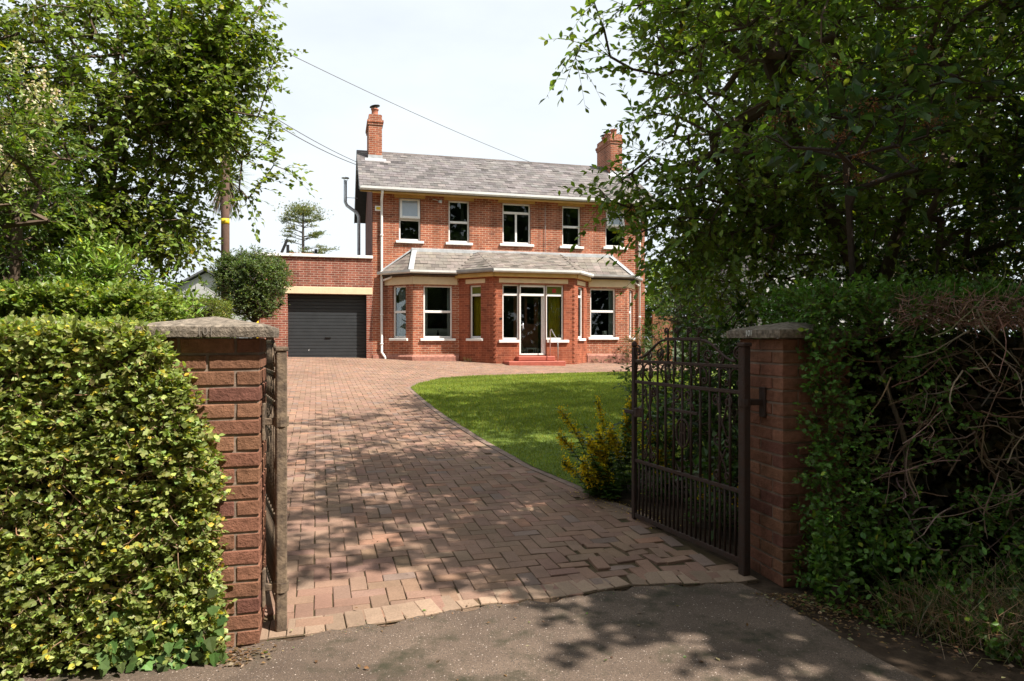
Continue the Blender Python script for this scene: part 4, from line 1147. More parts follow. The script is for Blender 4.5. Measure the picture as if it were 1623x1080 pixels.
# ------------------------------------------------------------------ wrought iron gates
def spiral(cx, cz, r0, a0, turns, sgn, n=18, rin=.25):
    return [(cx + r0 * (1 - (1 - rin) * i / n) * math.cos(a0 + sgn * turns * 2 * math.pi * i / n), 0, cz + r0 * (1 - (1 - rin) * i / n) * math.sin(a0 + sgn * turns * 2 * math.pi * i / n)) for i in range(n + 1)]
def gate(loc, rz, label, mat, mat2):
    t = thing('iron_gate', label, 'gate', loc, rz, 'wrought iron gates standing open at the drive entrance')
    L = 1.205
    def part(nm, fn, sm=False, m=mat):
        q = MB(); fn(q); return q.build(nm, [M[m]], t, sm)
    part('hinge_stile', lambda q: (q.box(-.028, .028, -.026, .026, .0, 1.36, 0, .006), q.box(-.034, .034, -.032, .032, 1.36, 1.385, 0, .006)), m=mat2)
    part('latch_stile', lambda q: (q.box(L - .018, L + .018, -.016, .016, .045, 1.345, 0, .004), q.lathe([(.012, 0), (.024, .015), (.02, .035), (.004, .05)], (L, 0, 1.345), 10)))
    for z, h in ((.075, .034), (.490, .026), (1.085, .024), (1.240, .022)):
        part('rail', lambda q: q.box(.028, L - .018, -.009, .009, z - h / 2, z + h / 2, 0, .003))
    # close-set lower bars, one mesh shared by all
    nb = 23; lo = MB(); lo.tube([(0, 0, .09), (0, 0, .478)], .0075, 6)
    b0 = None
    for k in range(nb):
        x = .028 + (L - .046) * (k + 1) / (nb + 1)
        if b0 is None: o = b0 = lo.build('bar', [M[mat]], t, True)
        else: o = b0.copy(); link(o, t)
        o.location = (x, 0, 0)
    up = MB(); up.tube([(0, 0, .503), (0, 0, 1.074)], .0085, 6); u0 = None
    xs_ = [.028 + (L - .046) * (k + 1) / 12 for k in range(11)]
    for k, x in enumerate(xs_):
        if u0 is None: o = u0 = up.build('bar', [M[mat]], t, True)
        else: o = u0.copy(); link(o, t)
        o.location = (x, 0, 0)
    tp = MB(); tp.tube([(0, 0, 1.096), (0, 0, 1.230)], .0075, 6); t0 = None
    for k, x in enumerate(xs_):
        if t0 is None: o = t0 = tp.build('bar', [M[mat]], t, True)
        else: o = t0.copy(); link(o, t)
        o.location = (x, 0, 0)
    # crest: raised bars in the middle under a short rail, curled finials
    cm = L / 2
    part('crest_rail', lambda q: q.box(cm - .20, cm + .20, -.009, .009, 1.395, 1.417, 0, .003))
    for k, x in enumerate((-.17, -.085, 0, .085, .17)):
        part('crest_bar', lambda q: q.tube([(cm + x, 0, 1.251), (cm + x, 0, 1.394)], .0085, 6), True)
    for x in (-.17, -.055, .055, .17):
        s = 1 if x > 0 else -1
        part('finial', lambda q: q.tube([(cm + x, 0, 1.417), (cm + x, 0, 1.455)] + spiral(cm + x + s * .02, 1.462, .024, math.pi if s > 0 else 0, 1.1, -s, 12), .007, 6), True)
    for s in (-1, 1):
        x0 = cm + s * .20
        part('scroll', lambda q: q.tube([(x0 + s * (.33 * i / 14), 0, 1.40 - .13 * (.5 - .5 * math.cos(math.pi * i / 14))) for i in range(15)], .009, 6), True)
        part('scroll', lambda q: q.tube(spiral(cm + s * .55, 1.318, .040, math.pi / 2, 1.5, s), .007, 6), True)
        part('scroll', lambda q: q.tube(spiral(cm + s * .27, 1.30, .045, -math.pi / 2, 1.4, -s), .007, 6), True)
        part('scroll', lambda q: q.tube(spiral(cm + s * .39, 1.288, .034, -math.pi / 2, 1.4, s), .007, 6), True)
        # arches and curls between the two upper rails
        for xx in (.20, .42, .53):
            part('scroll', lambda q: q.tube([(cm + s * xx + .055 * math.cos(a), 0, 1.165 + .06 * math.sin(a)) for a in [math.pi * i / 10 for i in range(11)]] + spiral(cm + s * xx - .030, 1.140, .026, math.pi, 1.2, 1, 12), .006, 6), True)
        # tall scrolled lyres in the side panels
        xp = cm + s * .405
        for r in (-1, 1):
            part('scroll', lambda q: q.tube(spiral(xp + r * .055, 1.02, .040, math.pi * (.5 if r > 0 else .5), 1.3, -r, 16)[::-1] + [(xp + r * .03, 0, .95), (xp - r * .01, 0, .86), (xp - r * .045, 0, .80)] + spiral(xp - r * .045, .765, .036, math.pi / 2, 1.3, r, 14), .0065, 6), True)
            part('scroll', lambda q: q.tube(spiral(xp + r * .045, .555, .036, -math.pi / 2, 1.3, r, 14)[::-1] + [(xp + r * .03, 0, .61), (xp, 0, .66), (xp - r * .03, 0, .72)], .0065, 6), True)
    part('panel_rail', lambda q: q.box(cm - .16, cm + .16, -.008, .008, .905, .925, 0, .003))
    for r in (-1, 1):
        part('scroll', lambda q: q.tube(spiral(cm + r * .06, 1.03, .05, math.pi / 2, 1.3, -r, 16) , .008, 6), True)
        part('scroll', lambda q: q.tube([(cm + r * .125, 0, .93), (cm + r * .105, 0, .97), (cm + r * .06, 0, .978)], .008, 6), True)
    part('monogram', lambda q: (q.tube([(cm + .070 * math.cos(a), 0, .77 + .095 * math.sin(a)) for a in [2 * math.pi * i / 20 for i in range(21)]], .008, 6),
                               q.box(cm - .03, cm - .018, -.006, .006, .70, .84, 0), q.box(cm + .018, cm + .03, -.006, .006, .70, .84, 0), q.box(cm - .018, cm + .018, -.006, .006, .765, .777, 0)))
    part('latch', lambda q: (q.box(L - .03, L + .10, .017, .029, .84, .868, 0, .004), q.box(L - .07, L - .03, -.03, .03, .82, .89, 0, .006)))
    return t
gr = gate((1.385, 4.07, float(gz(1.385, 4.07))), R(112.2), 'dark wrought iron gate with scrolls standing open beside the yellow flowers', 'iron', 'iron')
gl = gate((-1.128, 3.335, .006), R(114.5), 'rusty lichened iron gate folded back edge-on behind the sunlit pillar', 'iron_old', 'iron_old')
# hinge brackets: built into the pillars
def bracket(t, pts, sz, mat):
    a, b_ = [t.matrix_world.inverted() @ Vector(p) for p in pts]
    q = MB(); d = (b_ - a); L = d.length; ang = math.atan2(d.y, d.x)
    Mx = Matrix.Translation(a) @ Matrix.Rotation(ang, 4, 'Z'); q.box(0, L, -.012, .012, -sz / 2, sz / 2, 0, .004, Mx); q.box(-.006, .006, -.03, .03, -.09, .09, 0, .003, Mx)
    q.lathe([(.036, -sz / 2 - .006), (.036, sz / 2 + .006)], tuple(b_), 12); return q.build('hinge_bracket', [M[mat]], t)
bpy.context.view_layer.update()
for z in (1.025, .22): bracket(pl, ((-1.206, 3.322, z), (-1.128, 3.335, z)), .034, 'iron_old')
for z in (1.05,): bracket(pr, ((1.505, 4.10, z), (1.385, 4.07, z)), .034, 'iron')

# ------------------------------------------------------------------ hedges
UPV = np.array([0, 0, 1.])
def box_pts(n, A, ex, ln, dp, z0, z1, faces):
    """points on chosen faces of an upright box: A front left corner, ex along the front, depth behind it"""
    ex = np.array([ex[0], ex[1], 0.]); ex /= np.linalg.norm(ex); ey = np.array([-ex[1], ex[0], 0.]); A = np.array([A[0], A[1], 0.])
    areas = dict(front=ln * (z1 - z0), back=ln * (z1 - z0), top=ln * dp, right=dp * (z1 - z0), left=dp * (z1 - z0))
    tot = sum(areas[f] for f in faces); P = []; N = []
    for f in faces:
        k = int(n * areas[f] / tot); u, v = rng.random((2, k)); 
        if f == 'front': p = A + ex * (u * ln)[:, None] + UPV * (z0 + v * (z1 - z0))[:, None]; nn = -ey
        if f == 'back': p = A + ey * dp + ex * (u * ln)[:, None] + UPV * (z0 + v * (z1 - z0))[:, None]; nn = ey
        if f == 'top': p = A + ex * (u * ln)[:, None] + ey * (v * dp)[:, None] + UPV * z1; nn = UPV
        if f == 'right': p = A + ex * ln + ey * (u * dp)[:, None] + UPV * (z0 + v * (z1 - z0))[:, None]; nn = ex
        if f == 'left': p = A + ey * (u * dp)[:, None] + UPV * (z0 + v * (z1 - z0))[:, None]; nn = -ex
        P.append(p); N.append(np.broadcast_to(nn, p.shape))
    return np.concatenate(P), np.concatenate(N), ex, ey

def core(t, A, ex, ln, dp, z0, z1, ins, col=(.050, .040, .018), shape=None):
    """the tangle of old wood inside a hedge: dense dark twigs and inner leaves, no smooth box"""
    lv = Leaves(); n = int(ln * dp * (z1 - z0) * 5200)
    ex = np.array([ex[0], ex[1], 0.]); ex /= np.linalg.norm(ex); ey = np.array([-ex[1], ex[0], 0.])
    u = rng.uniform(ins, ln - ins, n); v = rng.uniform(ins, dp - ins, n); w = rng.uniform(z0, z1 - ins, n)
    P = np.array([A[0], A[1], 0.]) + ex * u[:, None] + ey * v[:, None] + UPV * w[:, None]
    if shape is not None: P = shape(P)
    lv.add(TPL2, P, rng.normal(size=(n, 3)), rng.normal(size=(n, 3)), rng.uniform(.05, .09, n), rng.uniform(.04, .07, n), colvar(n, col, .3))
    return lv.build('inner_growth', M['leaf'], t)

def hedge(label, A, ex, ln, dp, z0, z1, dens, ls, lw, col, faces, shape=None, bump=.035, twigs=True, nl=3, ln_s=.09, ins=.10, gapf=None, name='hedge', tpl=TPL6, coreins=.11, colkw=None, twcol=(.13, .08, .05), trunks=True):
    bx = A[0] + ex[0] * ln / 2; by = A[1] + ex[1] * ln / 2
    t = thing(name, label, 'hedge', (bx, by, float(gz(bx, by))))
    colkw = colkw or dict(var=.22, yellow=.05, lightf=.10)
    area = sum(dict(front=ln * (z1 - z0), back=ln * (z1 - z0), top=ln * dp, right=dp * (z1 - z0), left=dp * (z1 - z0))[f] for f in faces)
    P, N, ex3, ey3 = box_pts(int(dens * area), A, ex, ln, dp, z0, z1, faces)
    b = bumps(P, 4., 2)
    P = P + N * (bump * b)[:, None] - N * (np.abs(rng.normal(size=len(P))) * ins)[:, None]
    if gapf is not None:
        k = rng.random(len(P)) < gapf(P); P, N = P[k], N[k]
    if shape is not None: P = shape(P)
    lv = Leaves(); tw = Leaves()
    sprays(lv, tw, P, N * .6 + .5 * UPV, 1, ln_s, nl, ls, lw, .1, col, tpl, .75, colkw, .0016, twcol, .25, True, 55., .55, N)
    f = lv.build('foliage', M['leaf'], t); tw.build('twigs', M['twig'], t)
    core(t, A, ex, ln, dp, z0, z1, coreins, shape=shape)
    return t

# near left hedge, rounded where it meets the pillar
hA = (-2.96, 2.633); hex_ = (.974, .225); hL = 1.67
def shapeL(P):
    P = P.copy(); d = (P[:, 0] - hA[0]) * hex_[0] + (P[:, 1] - hA[1]) * hex_[1]
    k = np.clip((d - (hL - .55)) / .55, 0, 1); zt = np.clip((P[:, 2] - .75) / .75, 0, 1)
    P[:, :2] -= np.array(hex_)[None] * (k * zt ** 1.6 * .27)[:, None]
    P[:, 2] -= .05 * k ** 2 * zt
    return P
hl = hedge('sunlit clipped privet hedge filling the foreground beside the sunlit gate pillar', hA, hex_, hL, .62, .02, 1.45, 3500, .0285, .0245, (.235, .275, .078), ('front', 'top', 'right'), shapeL, .030, ins=.045, colkw=dict(var=.28, yellow=.06, lightf=.14), twcol=(.24, .155, .095), ln_s=.075, gapf=lambda P: np.clip(.74 + .45 * bumps(P, 7., 21), .12, 1))
def hedge_twigs(t, A, ex):
    w = Leaves(); n = 2600; ex = np.array([ex[0], ex[1], 0.]); ey = np.array([-ex[1], ex[0], 0.])
    u = rng.random(n) * 1.6; z = .05 + 1.3 * rng.random(n); v = .01 + .09 * rng.random(n)
    P = shapeL(np.array([A[0], A[1], 0.]) + ex * u[:, None] + ey * v[:, None] + UPV * z[:, None])
    D = nrm(rng.normal(size=(n, 3)) * np.array([1, .5, .8]) + UPV * .3); Q = P + D * rng.uniform(.03, .10, (n, 1)); S = Q + nrm(D + .6 * rng.normal(size=(n, 3))) * rng.uniform(.02, .06, (n, 1))
    c = colvar(n, (.26, .17, .105), .25); w.frust(P, Q, .0022, .0017, c, 4); w.frust(Q, S, .0017, .0008, c, 3)
    w.build('bare_twigs', M['twig'], t)
hedge_twigs(hl, hA, hex_)
# taller hedge behind it
hedge('taller broad leaved hedge rising behind the foreground privet hedge', (-6.2, 4.25), (.985, .17), 3.6, .9, .05, 1.76, 1300, .040, .031, (.175, .235, .042), ('front', 'top', 'right'), None, .07, ins=.06, coreins=.14)
# fine clipped hedge further up the drive
hedge('finely clipped low hedge with a flat top further up the drive', (-6.9, 9.6), (.98, .2), 2.55, 1.2, .3, 1.99, 900, .030, .020, (.13, .17, .025), ('front', 'top', 'right'), None, .02, ins=.03, tpl=TPL4, nl=2, coreins=.10)

# right hedge: in shade, leafy by the pillar, bare and woody further right
rA = (1.67, 3.765); rex = (.995, -.10)
def gapR(P):
    d = (P[:, 0] - rA[0]) / 1.0
    n_ = .5 + .5 * bumps(P, 2.6, 8)
    g = np.clip(1.05 - 1.5 * np.clip(d - .22, 0, 1), .10, 1)
    top = P[:, 2] > 1.55
    low = P[:, 2] < .55
    return np.where(top, .8, np.where(low, .75 * n_ + .2, g * np.clip(n_ * 1.7 - .25, 0.03, 1)))
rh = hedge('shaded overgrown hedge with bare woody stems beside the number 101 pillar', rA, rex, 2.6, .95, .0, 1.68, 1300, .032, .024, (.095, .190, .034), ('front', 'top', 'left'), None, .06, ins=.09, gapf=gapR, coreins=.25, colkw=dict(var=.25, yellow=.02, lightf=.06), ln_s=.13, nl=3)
def right_wood():
    w = Leaves()
    loc = np.array(rh.location)
    ex = np.array([rex[0], rex[1], 0]); ey = np.array([.10, .995, 0])
    for i in range(16):
        u = .35 + i * .145 + random.uniform(-.05, .05); v = random.uniform(.15, .55)
        p = np.array([rA[0], rA[1], 0]) + ex * u + ey * v; r = random.uniform(.010, .022); d = np.array([random.gauss(0, .05), random.gauss(0, .05), 1.])
        k = colvar(1, (.15, .10, .07), .2)[0]
        for s in range(9):
            q = p + d * .185; w.frust([p], [q], r, r * .93, k, 7); 
            p = q; r *= .93; d = nrm(d + np.array([random.gauss(0, .10), random.gauss(0, .10), .1]))
    # tangled side shoots
    for i in range(300):
        u = .25 + 1.5 * random.random() ** .7; v = random.uniform(-.08, .3); z = random.uniform(.25, 1.6)
        p = np.array([rA[0], rA[1], z]) + ex * u + ey * v; d = nrm(np.array([random.gauss(0, 1), random.gauss(-.3, .6), random.gauss(.1, .6)])); r = random.uniform(.0022, .0055)
        k = colvar(1, (.27, .19, .14) if random.random() < .6 else (.15, .10, .07), .2)[0]
        for s in range(random.randint(4, 9)):
            q = p + d * random.uniform(.04, .075); w.frust([p], [q], r, r * .9, k, 5); p = q; r *= .9
            d = nrm(d + .18 * rng.normal(size=3) + np.array([0, -.01, .03]))
            if random.random() < .4:
                e = nrm(d + .9 * rng.normal(size=3)); w.frust([p], [p + e * random.uniform(.04, .11)], r * .6, r * .2, k, 4)
    # dead clipped twigs along the top edge
    n = 4200; u = .42 + 2.2 * rng.random(n) ** .85; z = 1.50 + .16 * rng.random(n); v = -.04 + .12 * rng.random(n)
    P = np.array([rA[0], rA[1], 0]) + ex * u[:, None] + ey * v[:, None] + UPV * z[:, None]
    D = nrm(rng.normal(size=(n, 3)) + np.array([0, -.3, .1])); Q = P + D * rng.uniform(.03, .09, (n, 1))
    w.frust(P, Q, .0022, .0012, colvar(n, (.36, .23, .175), .25), 3)
    w.build('stems', M['bark'], rh)
right_wood()

# ------------------------------------------------------------------ trees and shrubs
def tree(name, label, cat, base, trunks, blobs_, leaf, col, nt=4, ln=.35, nl=7, ls=.07, lw=.045, droop=.35, tpl=TPL4, rmax=.14, rtip=.005, barkcol=(.12, .085, .06), spread=.75, colkw=None, extra=None, mat='leaf', group=None, up=.15, bend=.14, step=.35, angle=55., flatup=.8, opposite=False, crown='crown'):
    t = thing(name, label, cat, base, 0, group)
    tg = blobs(blobs_) if blobs_ else np.zeros((0, 3))
    if extra is not None: tg = np.concatenate([tg, np.array(extra, float)])
    pos, par, rad, tips, td = skeleton(trunks, tg, step, bend, rtip, .43, rmax)
    w = wood_from(pos, par, rad, t, barkcol)
    lv = Leaves()
    sprays(lv, w, pos[tips], td, nt, ln, nl, ls, lw, droop, col, tpl, spread, colkw or dict(var=.25, yellow=.02, lightf=.06), .003, tuple(x * .9 for x in barkcol), up, opposite, angle, flatup)
    w.build('branches', M['bark'], t)
    lv.build(crown, M[mat], t)
    return t, pos[tips]
def at(px, py, Z): return ((px - 811.5) / 1082 * Z, Z, 1.42 + (540 - py) / 1082 * Z)

GL = dict(var=.28, yellow=.03, lightf=.10)
# right: small ornamental tree leaning over the gate
tree('deciduous_tree', 'small spreading tree leaning over the right gate pillar, long leafy twigs across the house', 'tree', (3.25, 5.95, .08),
     [[(3.25, 5.95, .08), (3.22, 5.92, .9), (3.14, 5.9, 1.6), (2.8, 5.85, 2.4), (2.40, 5.8, 3.1), (2.15, 5.7, 3.8), (2.3, 5.6, 4.6)], [(3.14, 5.9, 1.6), (3.35, 5.85, 2.6), (3.6, 5.8, 3.6), (3.7, 5.7, 4.6)]],
     [((2.5, 5.6, 3.5), (1.45, 1.3, 1.15), 260), ((1.6, 5.6, 4.15), (.65, .8, .6), 60), ((2.3, 6.2, 2.25), (.95, .9, .55), 110), ((3.9, 5.8, 4.1), (1.6, 1.4, 1.4), 220), ((2.8, 5.5, 5.5), (1.8, 1.6, .9), 170), ((1.75, 5.9, 2.6), (.6, .6, .45), 55), ((4.0, 5.9, 2.5), (1.3, .8, .8), 130), ((3.3, 4.6, 4.8), (1.1, .7, .7), 90)],
     None, (.160, .235, .040), nt=4, ln=.36, nl=8, ls=.078, lw=.045, droop=.28, tpl=TPL6, rmax=.07, colkw=dict(var=.28, yellow=.015, lightf=.06),
     extra=[at(922, 70, 5.4), at(912, 92, 5.5), at(957, 45, 5.4), at(967, 90, 5.6), at(1002, 110, 5.5), at(1007, 190, 5.7), at(1042, 180, 5.8), at(967, 268, 5.9), at(987, 285, 5.9), at(1012, 300, 6.0), at(967, 318, 5.9), at(1002, 325, 6.), at(1032, 250, 5.9), at(1032, 340, 6.), at(1042, 365, 6.), at(1072, 345, 6.0), at(1082, 390, 6.1), at(1082, 300, 6.), at(1062, 270, 6.), at(1052, 120, 5.6), at(1042, 60, 5.4), at(992, 10, 5.4), at(1007, 370, 6.2), at(1122, 420, 6.3), at(1102, 405, 6.3), at(942, 5, 5.4), at(985, 300, 6.0), at(1000, 330, 6.0), at(960, 315, 6.0), at(1010, 300, 6.1), at(1030, 330, 6.1), at(1000, 275, 6.0), at(1010, 370, 6.1), at(1040, 360, 6.1), at(1050, 330, 6.2), at(1065, 385, 6.2), at(1045, 410, 6.2), at(1030, 250, 6.0), at(985, 345, 6.05), at(950, 300, 6.0), at(1060, 300, 6.1), at(1075, 350, 6.2)])
# near viburnum with broad veined leaves and rusty fruit, behind the right hedge
vb, vtips = tree('viburnum_shrub', 'broad leaved shrub with rusty berry heads above the shaded hedge', 'shrub', (2.35, 4.55, .04),
     [[(2.35, 4.55, .04), (2.3, 4.45, 1.0), (2.1, 4.2, 1.9), (1.95, 4.0, 2.5)]], [((1.9, 3.95, 2.65), (.50, .40, .38), 26), ((2.4, 4.2, 2.75), (.5, .4, .4), 16)],
     None, (.045, .085, .028), nt=2, ln=.26, nl=4, ls=.105, lw=.062, droop=.25, tpl=TPL6, rmax=.02, barkcol=(.06, .045, .035), colkw=dict(var=.2, yellow=.0, lightf=.10))
def berries():
    lv = Leaves()
    for p in vtips[rng.permutation(len(vtips))[:12]]:
        q = p + np.array([0, -.05, .06]) + rng.normal(size=(60, 3)) * np.array([.045, .045, .015])
        for d in (UPV, np.array([0, 1., 0])):
            lv.add(TPL2, q, rng.normal(size=(60, 3)), rng.normal(size=(60, 3)), .011, .011, colvar(60, (.22, .10, .05), .3))
    lv.build('berries', M['petal'], vb)
berries()
# big dark evergreens behind and outside the frame on the right: they shade the hedge and the lawn
DK = dict(var=.3, yellow=.01, lightf=.03)
tree('evergreen_tree', 'tall dense dark evergreen filling the upper right behind the small tree', 'tree', (5.3, 7.6, .1), [[(5.3, 7.6, .1), (5.3, 7.6, 2.5), (5.2, 7.5, 5.2), (4.4, 7.6, 6.8)], [(5.2, 7.5, 5.2), (3.6, 7.5, 6.6), (2.6, 7.4, 7.2)]],
     [((5.3, 7.5, 3.1), (1.9, 1.3, 2.6), 560), ((4.2, 7.8, 6.4), (1.6, 1.4, 1.2), 170), ((2.5, 7.4, 7.2), (1.2, 1.2, .8), 60), ((4.2, 7.6, 1.7), (1.2, .8, 1.2), 110)], None, (.032, .062, .014), nt=4, ln=.34, nl=7, ls=.085, lw=.05, droop=.2, colkw=DK)
tree('evergreen_tree', 'dense dark evergreen standing right of the shaded hedge, cut by the frame edge', 'tree', (4.9, 4.9, .1), [[(4.9, 4.9, .0), (4.9, 4.8, 2.0), (4.8, 4.6, 5.2)]],
     [((4.7, 4.7, 3.4), (1.35, 1.2, 2.4), 480)], None, (.034, .066, .014), nt=4, ln=.32, nl=7, ls=.075, lw=.045, droop=.2, colkw=DK)
tree('roadside_tree', 'tree on the road verge shading the entrance', 'tree', (6.0, 2.5, 0), [[(6.0, 2.5, 0), (6.0, 2.5, 2.2), (5.7, 2.6, 5.5)]],
     [((5.3, 2.75, 5.0), (2.15, 1.6, 1.6), 460), ((3.3, 3.0, 6.6), (1.2, 1.2, .7), 50)], None, (.05, .09, .02), nt=5, ln=.45, nl=6, ls=.13, lw=.095, droop=.3, tpl=TPL2, colkw=DK)
tree('garden_tree', 'tree along the right of the lawn nearer the gate', 'tree', (5.6, 9.5, .2), [[(5.6, 9.5, .1), (5.5, 9.5, 2.2), (5.0, 9.4, 6.2)]],
     [((4.9, 9.4, 5.4), (2.1, 2.5, 2.2), 380), ((3.5, 10.2, 6.5), (1.3, 1.6, 1.1), 120)], None, (.045, .085, .018), nt=4, ln=.5, nl=6, ls=.13, lw=.085, droop=.3, tpl=TPL2, colkw=DK)
tree('garden_tree', 'tree along the right of the lawn nearer the house', 'tree', (6.6, 12.4, .25), [[(6.6, 12.4, .1), (6.5, 12.4, 2.2), (6.0, 12.3, 6.4)]],
     [((5.7, 12.2, 5.5), (2.1, 2.3, 2.3), 380)], None, (.045, .085, .018), nt=4, ln=.5, nl=6, ls=.13, lw=.085, droop=.3, tpl=TPL2, colkw=DK)
tree('roadside_tree', 'unseen tall tree behind the camera, added to block sky light', 'tree', (-3.4, -3.2, 0), [[(-3.4, -3.2, 0), (-3.2, -3.2, 3.2), (-1.8, -3.3, 7.5)]],
     [((-1.5, -3.6, 7.0), (5.2, 3.2, 2.4), 420)], None, (.05, .09, .02), nt=5, ln=.6, nl=6, ls=.20, lw=.15, droop=.3, tpl=TPL2, colkw=DK)  # unseen crown behind the camera, added to cut the sky fill
# shrubs between the gate and the lawn
SH = dict(var=.28, yellow=.02, lightf=.08)
def shrub(label, base, c, r, n, col, ls, lw, nt=3, ln=.22, nl=6, tpl=TPL4, name='garden_shrub', cat='shrub', mat='leaf', droop=.15, colkw=SH, group=None, bark=(.10, .075, .05), opposite=False, angle=50., spread=.75, up=.3):
    base = (base[0], base[1], float(gz(base[0], base[1])))
    b = np.array(base)
    tr = [[tuple(b), tuple(b * .6 + np.array(c) * .4), tuple(np.array(c))], [tuple(b + np.array([.08, .05, 0])), tuple(b * .5 + np.array(c) * .5 + np.array([r[0] * .3, 0, 0]))], [tuple(b + np.array([-.08, .03, 0])), tuple(b * .5 + np.array(c) * .5 - np.array([r[0] * .3, 0, 0]))]]
    bl = [(c, r, int(n * .75))]
    for q in range(6):
        d = nrm(rng.normal(size=3) + np.array([0, -.3, .25])); bl.append((tuple(np.array(c) + d * np.array(r) * .85), tuple(np.array(r) * .38), int(n * .06)))
    return tree(name, label, cat, base, tr, bl, None, col, nt, ln, nl, ls, lw, droop, tpl, .05, .004, bark, spread, colkw, None, mat, group, up, .12, .2, angle, .8, opposite, 'foliage')
shrub('dark leafy shrub in the bed directly behind the open right gate', (1.95, 5.6), (1.85, 5.7, .75), (.42, .45, .6), 60, (.045, .09, .018), .06, .035)
shrub('dark evergreen shrub filling the gap behind the shaded hedge', (3.7, 6.2), (3.6, 6.1, 1.35), (1.3, .5, .85), 170, (.026, .048, .012), .065, .04)
shrub('leafy shrub beyond the gate on the right of the lawn', (2.65, 9.3), (2.6, 9.3, 1.35), (.7, .6, 1.0), 120, (.06, .105, .022), .065, .04)
shrub('shrub between the lawn and the brown fence', (4.4, 18.4), (4.4, 18.4, 1.7), (1.1, .8, 1.15), 120, (.075, .12, .025), .09, .055)
shrub('broad leafy plants filling the flower bed behind the middle of the gate', (1.55, 5.9), (1.55, 5.9, .55), (.45, .5, .45), 75, (.06, .115, .022), .075, .045)
shrub('dark leafy plants between the flower bed and the pillar shrub', (2.15, 6.2), (2.1, 6.1, .8), (.5, .45, .7), 85, (.05, .095, .02), .07, .04)
shrub('low dark leafy plants close behind the lower bars of the open gate', (1.85, 5.0), (1.8, 4.95, .38), (.40, .36, .34), 45, (.06, .115, .022), .085, .05)
shrub('green shrub behind the right gate pillar below the small tree', (2.6, 7.0), (2.45, 7.0, 1.25), (.75, .6, .95), 130, (.05, .095, .02), .065, .038)
shrub('purple leaved shrub beyond the gate below the tree branches', (3.2, 11.2), (3.1, 11.2, 1.95), (.62, .6, .75), 90, (.085, .040, .045), .05, .028, colkw=dict(var=.3, yellow=0, lightf=.15))
shrub('tall green shrub at the right edge of the lawn beyond the purple shrub', (4.5, 13.0), (4.4, 13.0, 1.9), (1.1, .9, 1.4), 130, (.05, .10, .02), .075, .045)
shrub('low twiggy shrub overhanging the right edge of the lawn', (1.75, 7.8), (1.65, 7.7, .85), (.42, .4, .42), 45, (.05, .095, .02), .055, .03)
shrub('arching ornamental shrub at the foot of the right bay window', hw(9.2, -1.5, 0)[:2], hw(9.2, -1.5, 1.15), (.62, .45, .45), 70, (.10, .11, .03), .10, .018, tpl=TPL4, ln=.35, droop=.5)
shrub('small weedy plant at the foot of the right bay brickwork', hw(7.9, -1.05, 0)[:2], hw(7.9, -1.05, .72), (.3, .1, .08), 14, (.09, .13, .03), .05, .02, ln=.1, nl=3)
shrub('grass tufts growing along the foot of the porch side wall', hw(3.1, -1.35, 0)[:2], hw(3.15, -1.30, .72), (.35, .2, .07), 16, (.11, .14, .04), .08, .012, ln=.1, nl=3, name='weed_clump', cat='weeds')
# behind the house, right
tree('broadleaf_tree', 'bright green tree behind the house by the right downpipe', 'tree', (8.3, 36, .9), [[(8.3, 36, .9), (8.3, 36, 2.5), (8.3, 36, 4.5)]], [((8.3, 36, 3.5), (2.0, 2.0, 2.2), 240)], None, (.14, .20, .032), nt=5, ln=.7, nl=6, ls=.24, lw=.16, droop=.3, tpl=TPL2, rmax=.2)
tree('broadleaf_tree', 'darker tree further right behind the brown fence', 'tree', (12.0, 34, .9), [[(12.0, 34, .9), (12.0, 34, 2.5), (12.0, 34, 4.5)]], [((12.0, 34, 3.2), (2.2, 2.0, 2.2), 220)], None, (.05, .09, .02), nt=5, ln=.7, nl=6, ls=.24, lw=.16, droop=.3, tpl=TPL2, rmax=.2)

# left side
lt, ltips = tree('deciduous_tree', 'large leafy tree on the left with light green leaves reaching toward the house', 'tree', (-6.0, 9.6, .35),
     [[(-6.0, 9.6, .35), (-5.9, 9.5, 1.6), (-5.6, 9.3, 2.9), (-5.3, 9.1, 4.2), (-5.2, 9.0, 5.6)], [(-5.7, 9.4, 2.5), (-4.8, 9.1, 3.5), (-4.1, 8.9, 4.3)]],
     [((-5.5, 9.0, 4.5), (1.8, 1.4, 2.1), 520), ((-4.2, 8.8, 4.62), (.8, .8, 1.05), 230), ((-3.75, 8.7, 5.4), (.55, .7, .6), 70), ((-6.9, 8.6, 3.9), (1.4, 1.3, 2.2), 330), ((-5.2, 8.8, 2.9), (1.2, .9, .55), 150)],
     None, (.155, .205, .036), nt=5, ln=.38, nl=8, ls=.082, lw=.064, droop=.40, tpl=TPL4, rmax=.11, colkw=dict(var=.28, yellow=.03, lightf=.12),
     extra=[at(439, 85, 8.7), at(414, 70, 8.7), at(429, 110, 8.7), at(424, 140, 8.6), at(399, 60, 8.7), at(414, 10, 8.8), at(389, 30, 8.8), at(409, 185, 8.6), at(449, 268, 8.6), at(434, 262, 8.6), at(419, 285, 8.6), at(404, 300, 8.6), at(394, 315, 8.6), at(414, 230, 8.6), at(379, 300, 8.7), at(384, 250, 8.7), at(424, 215, 8.6), at(284, 385, 8.8), at(269, 365, 8.8), at(254, 400, 8.8), at(224, 395, 8.7), at(289, 350, 8.8)])
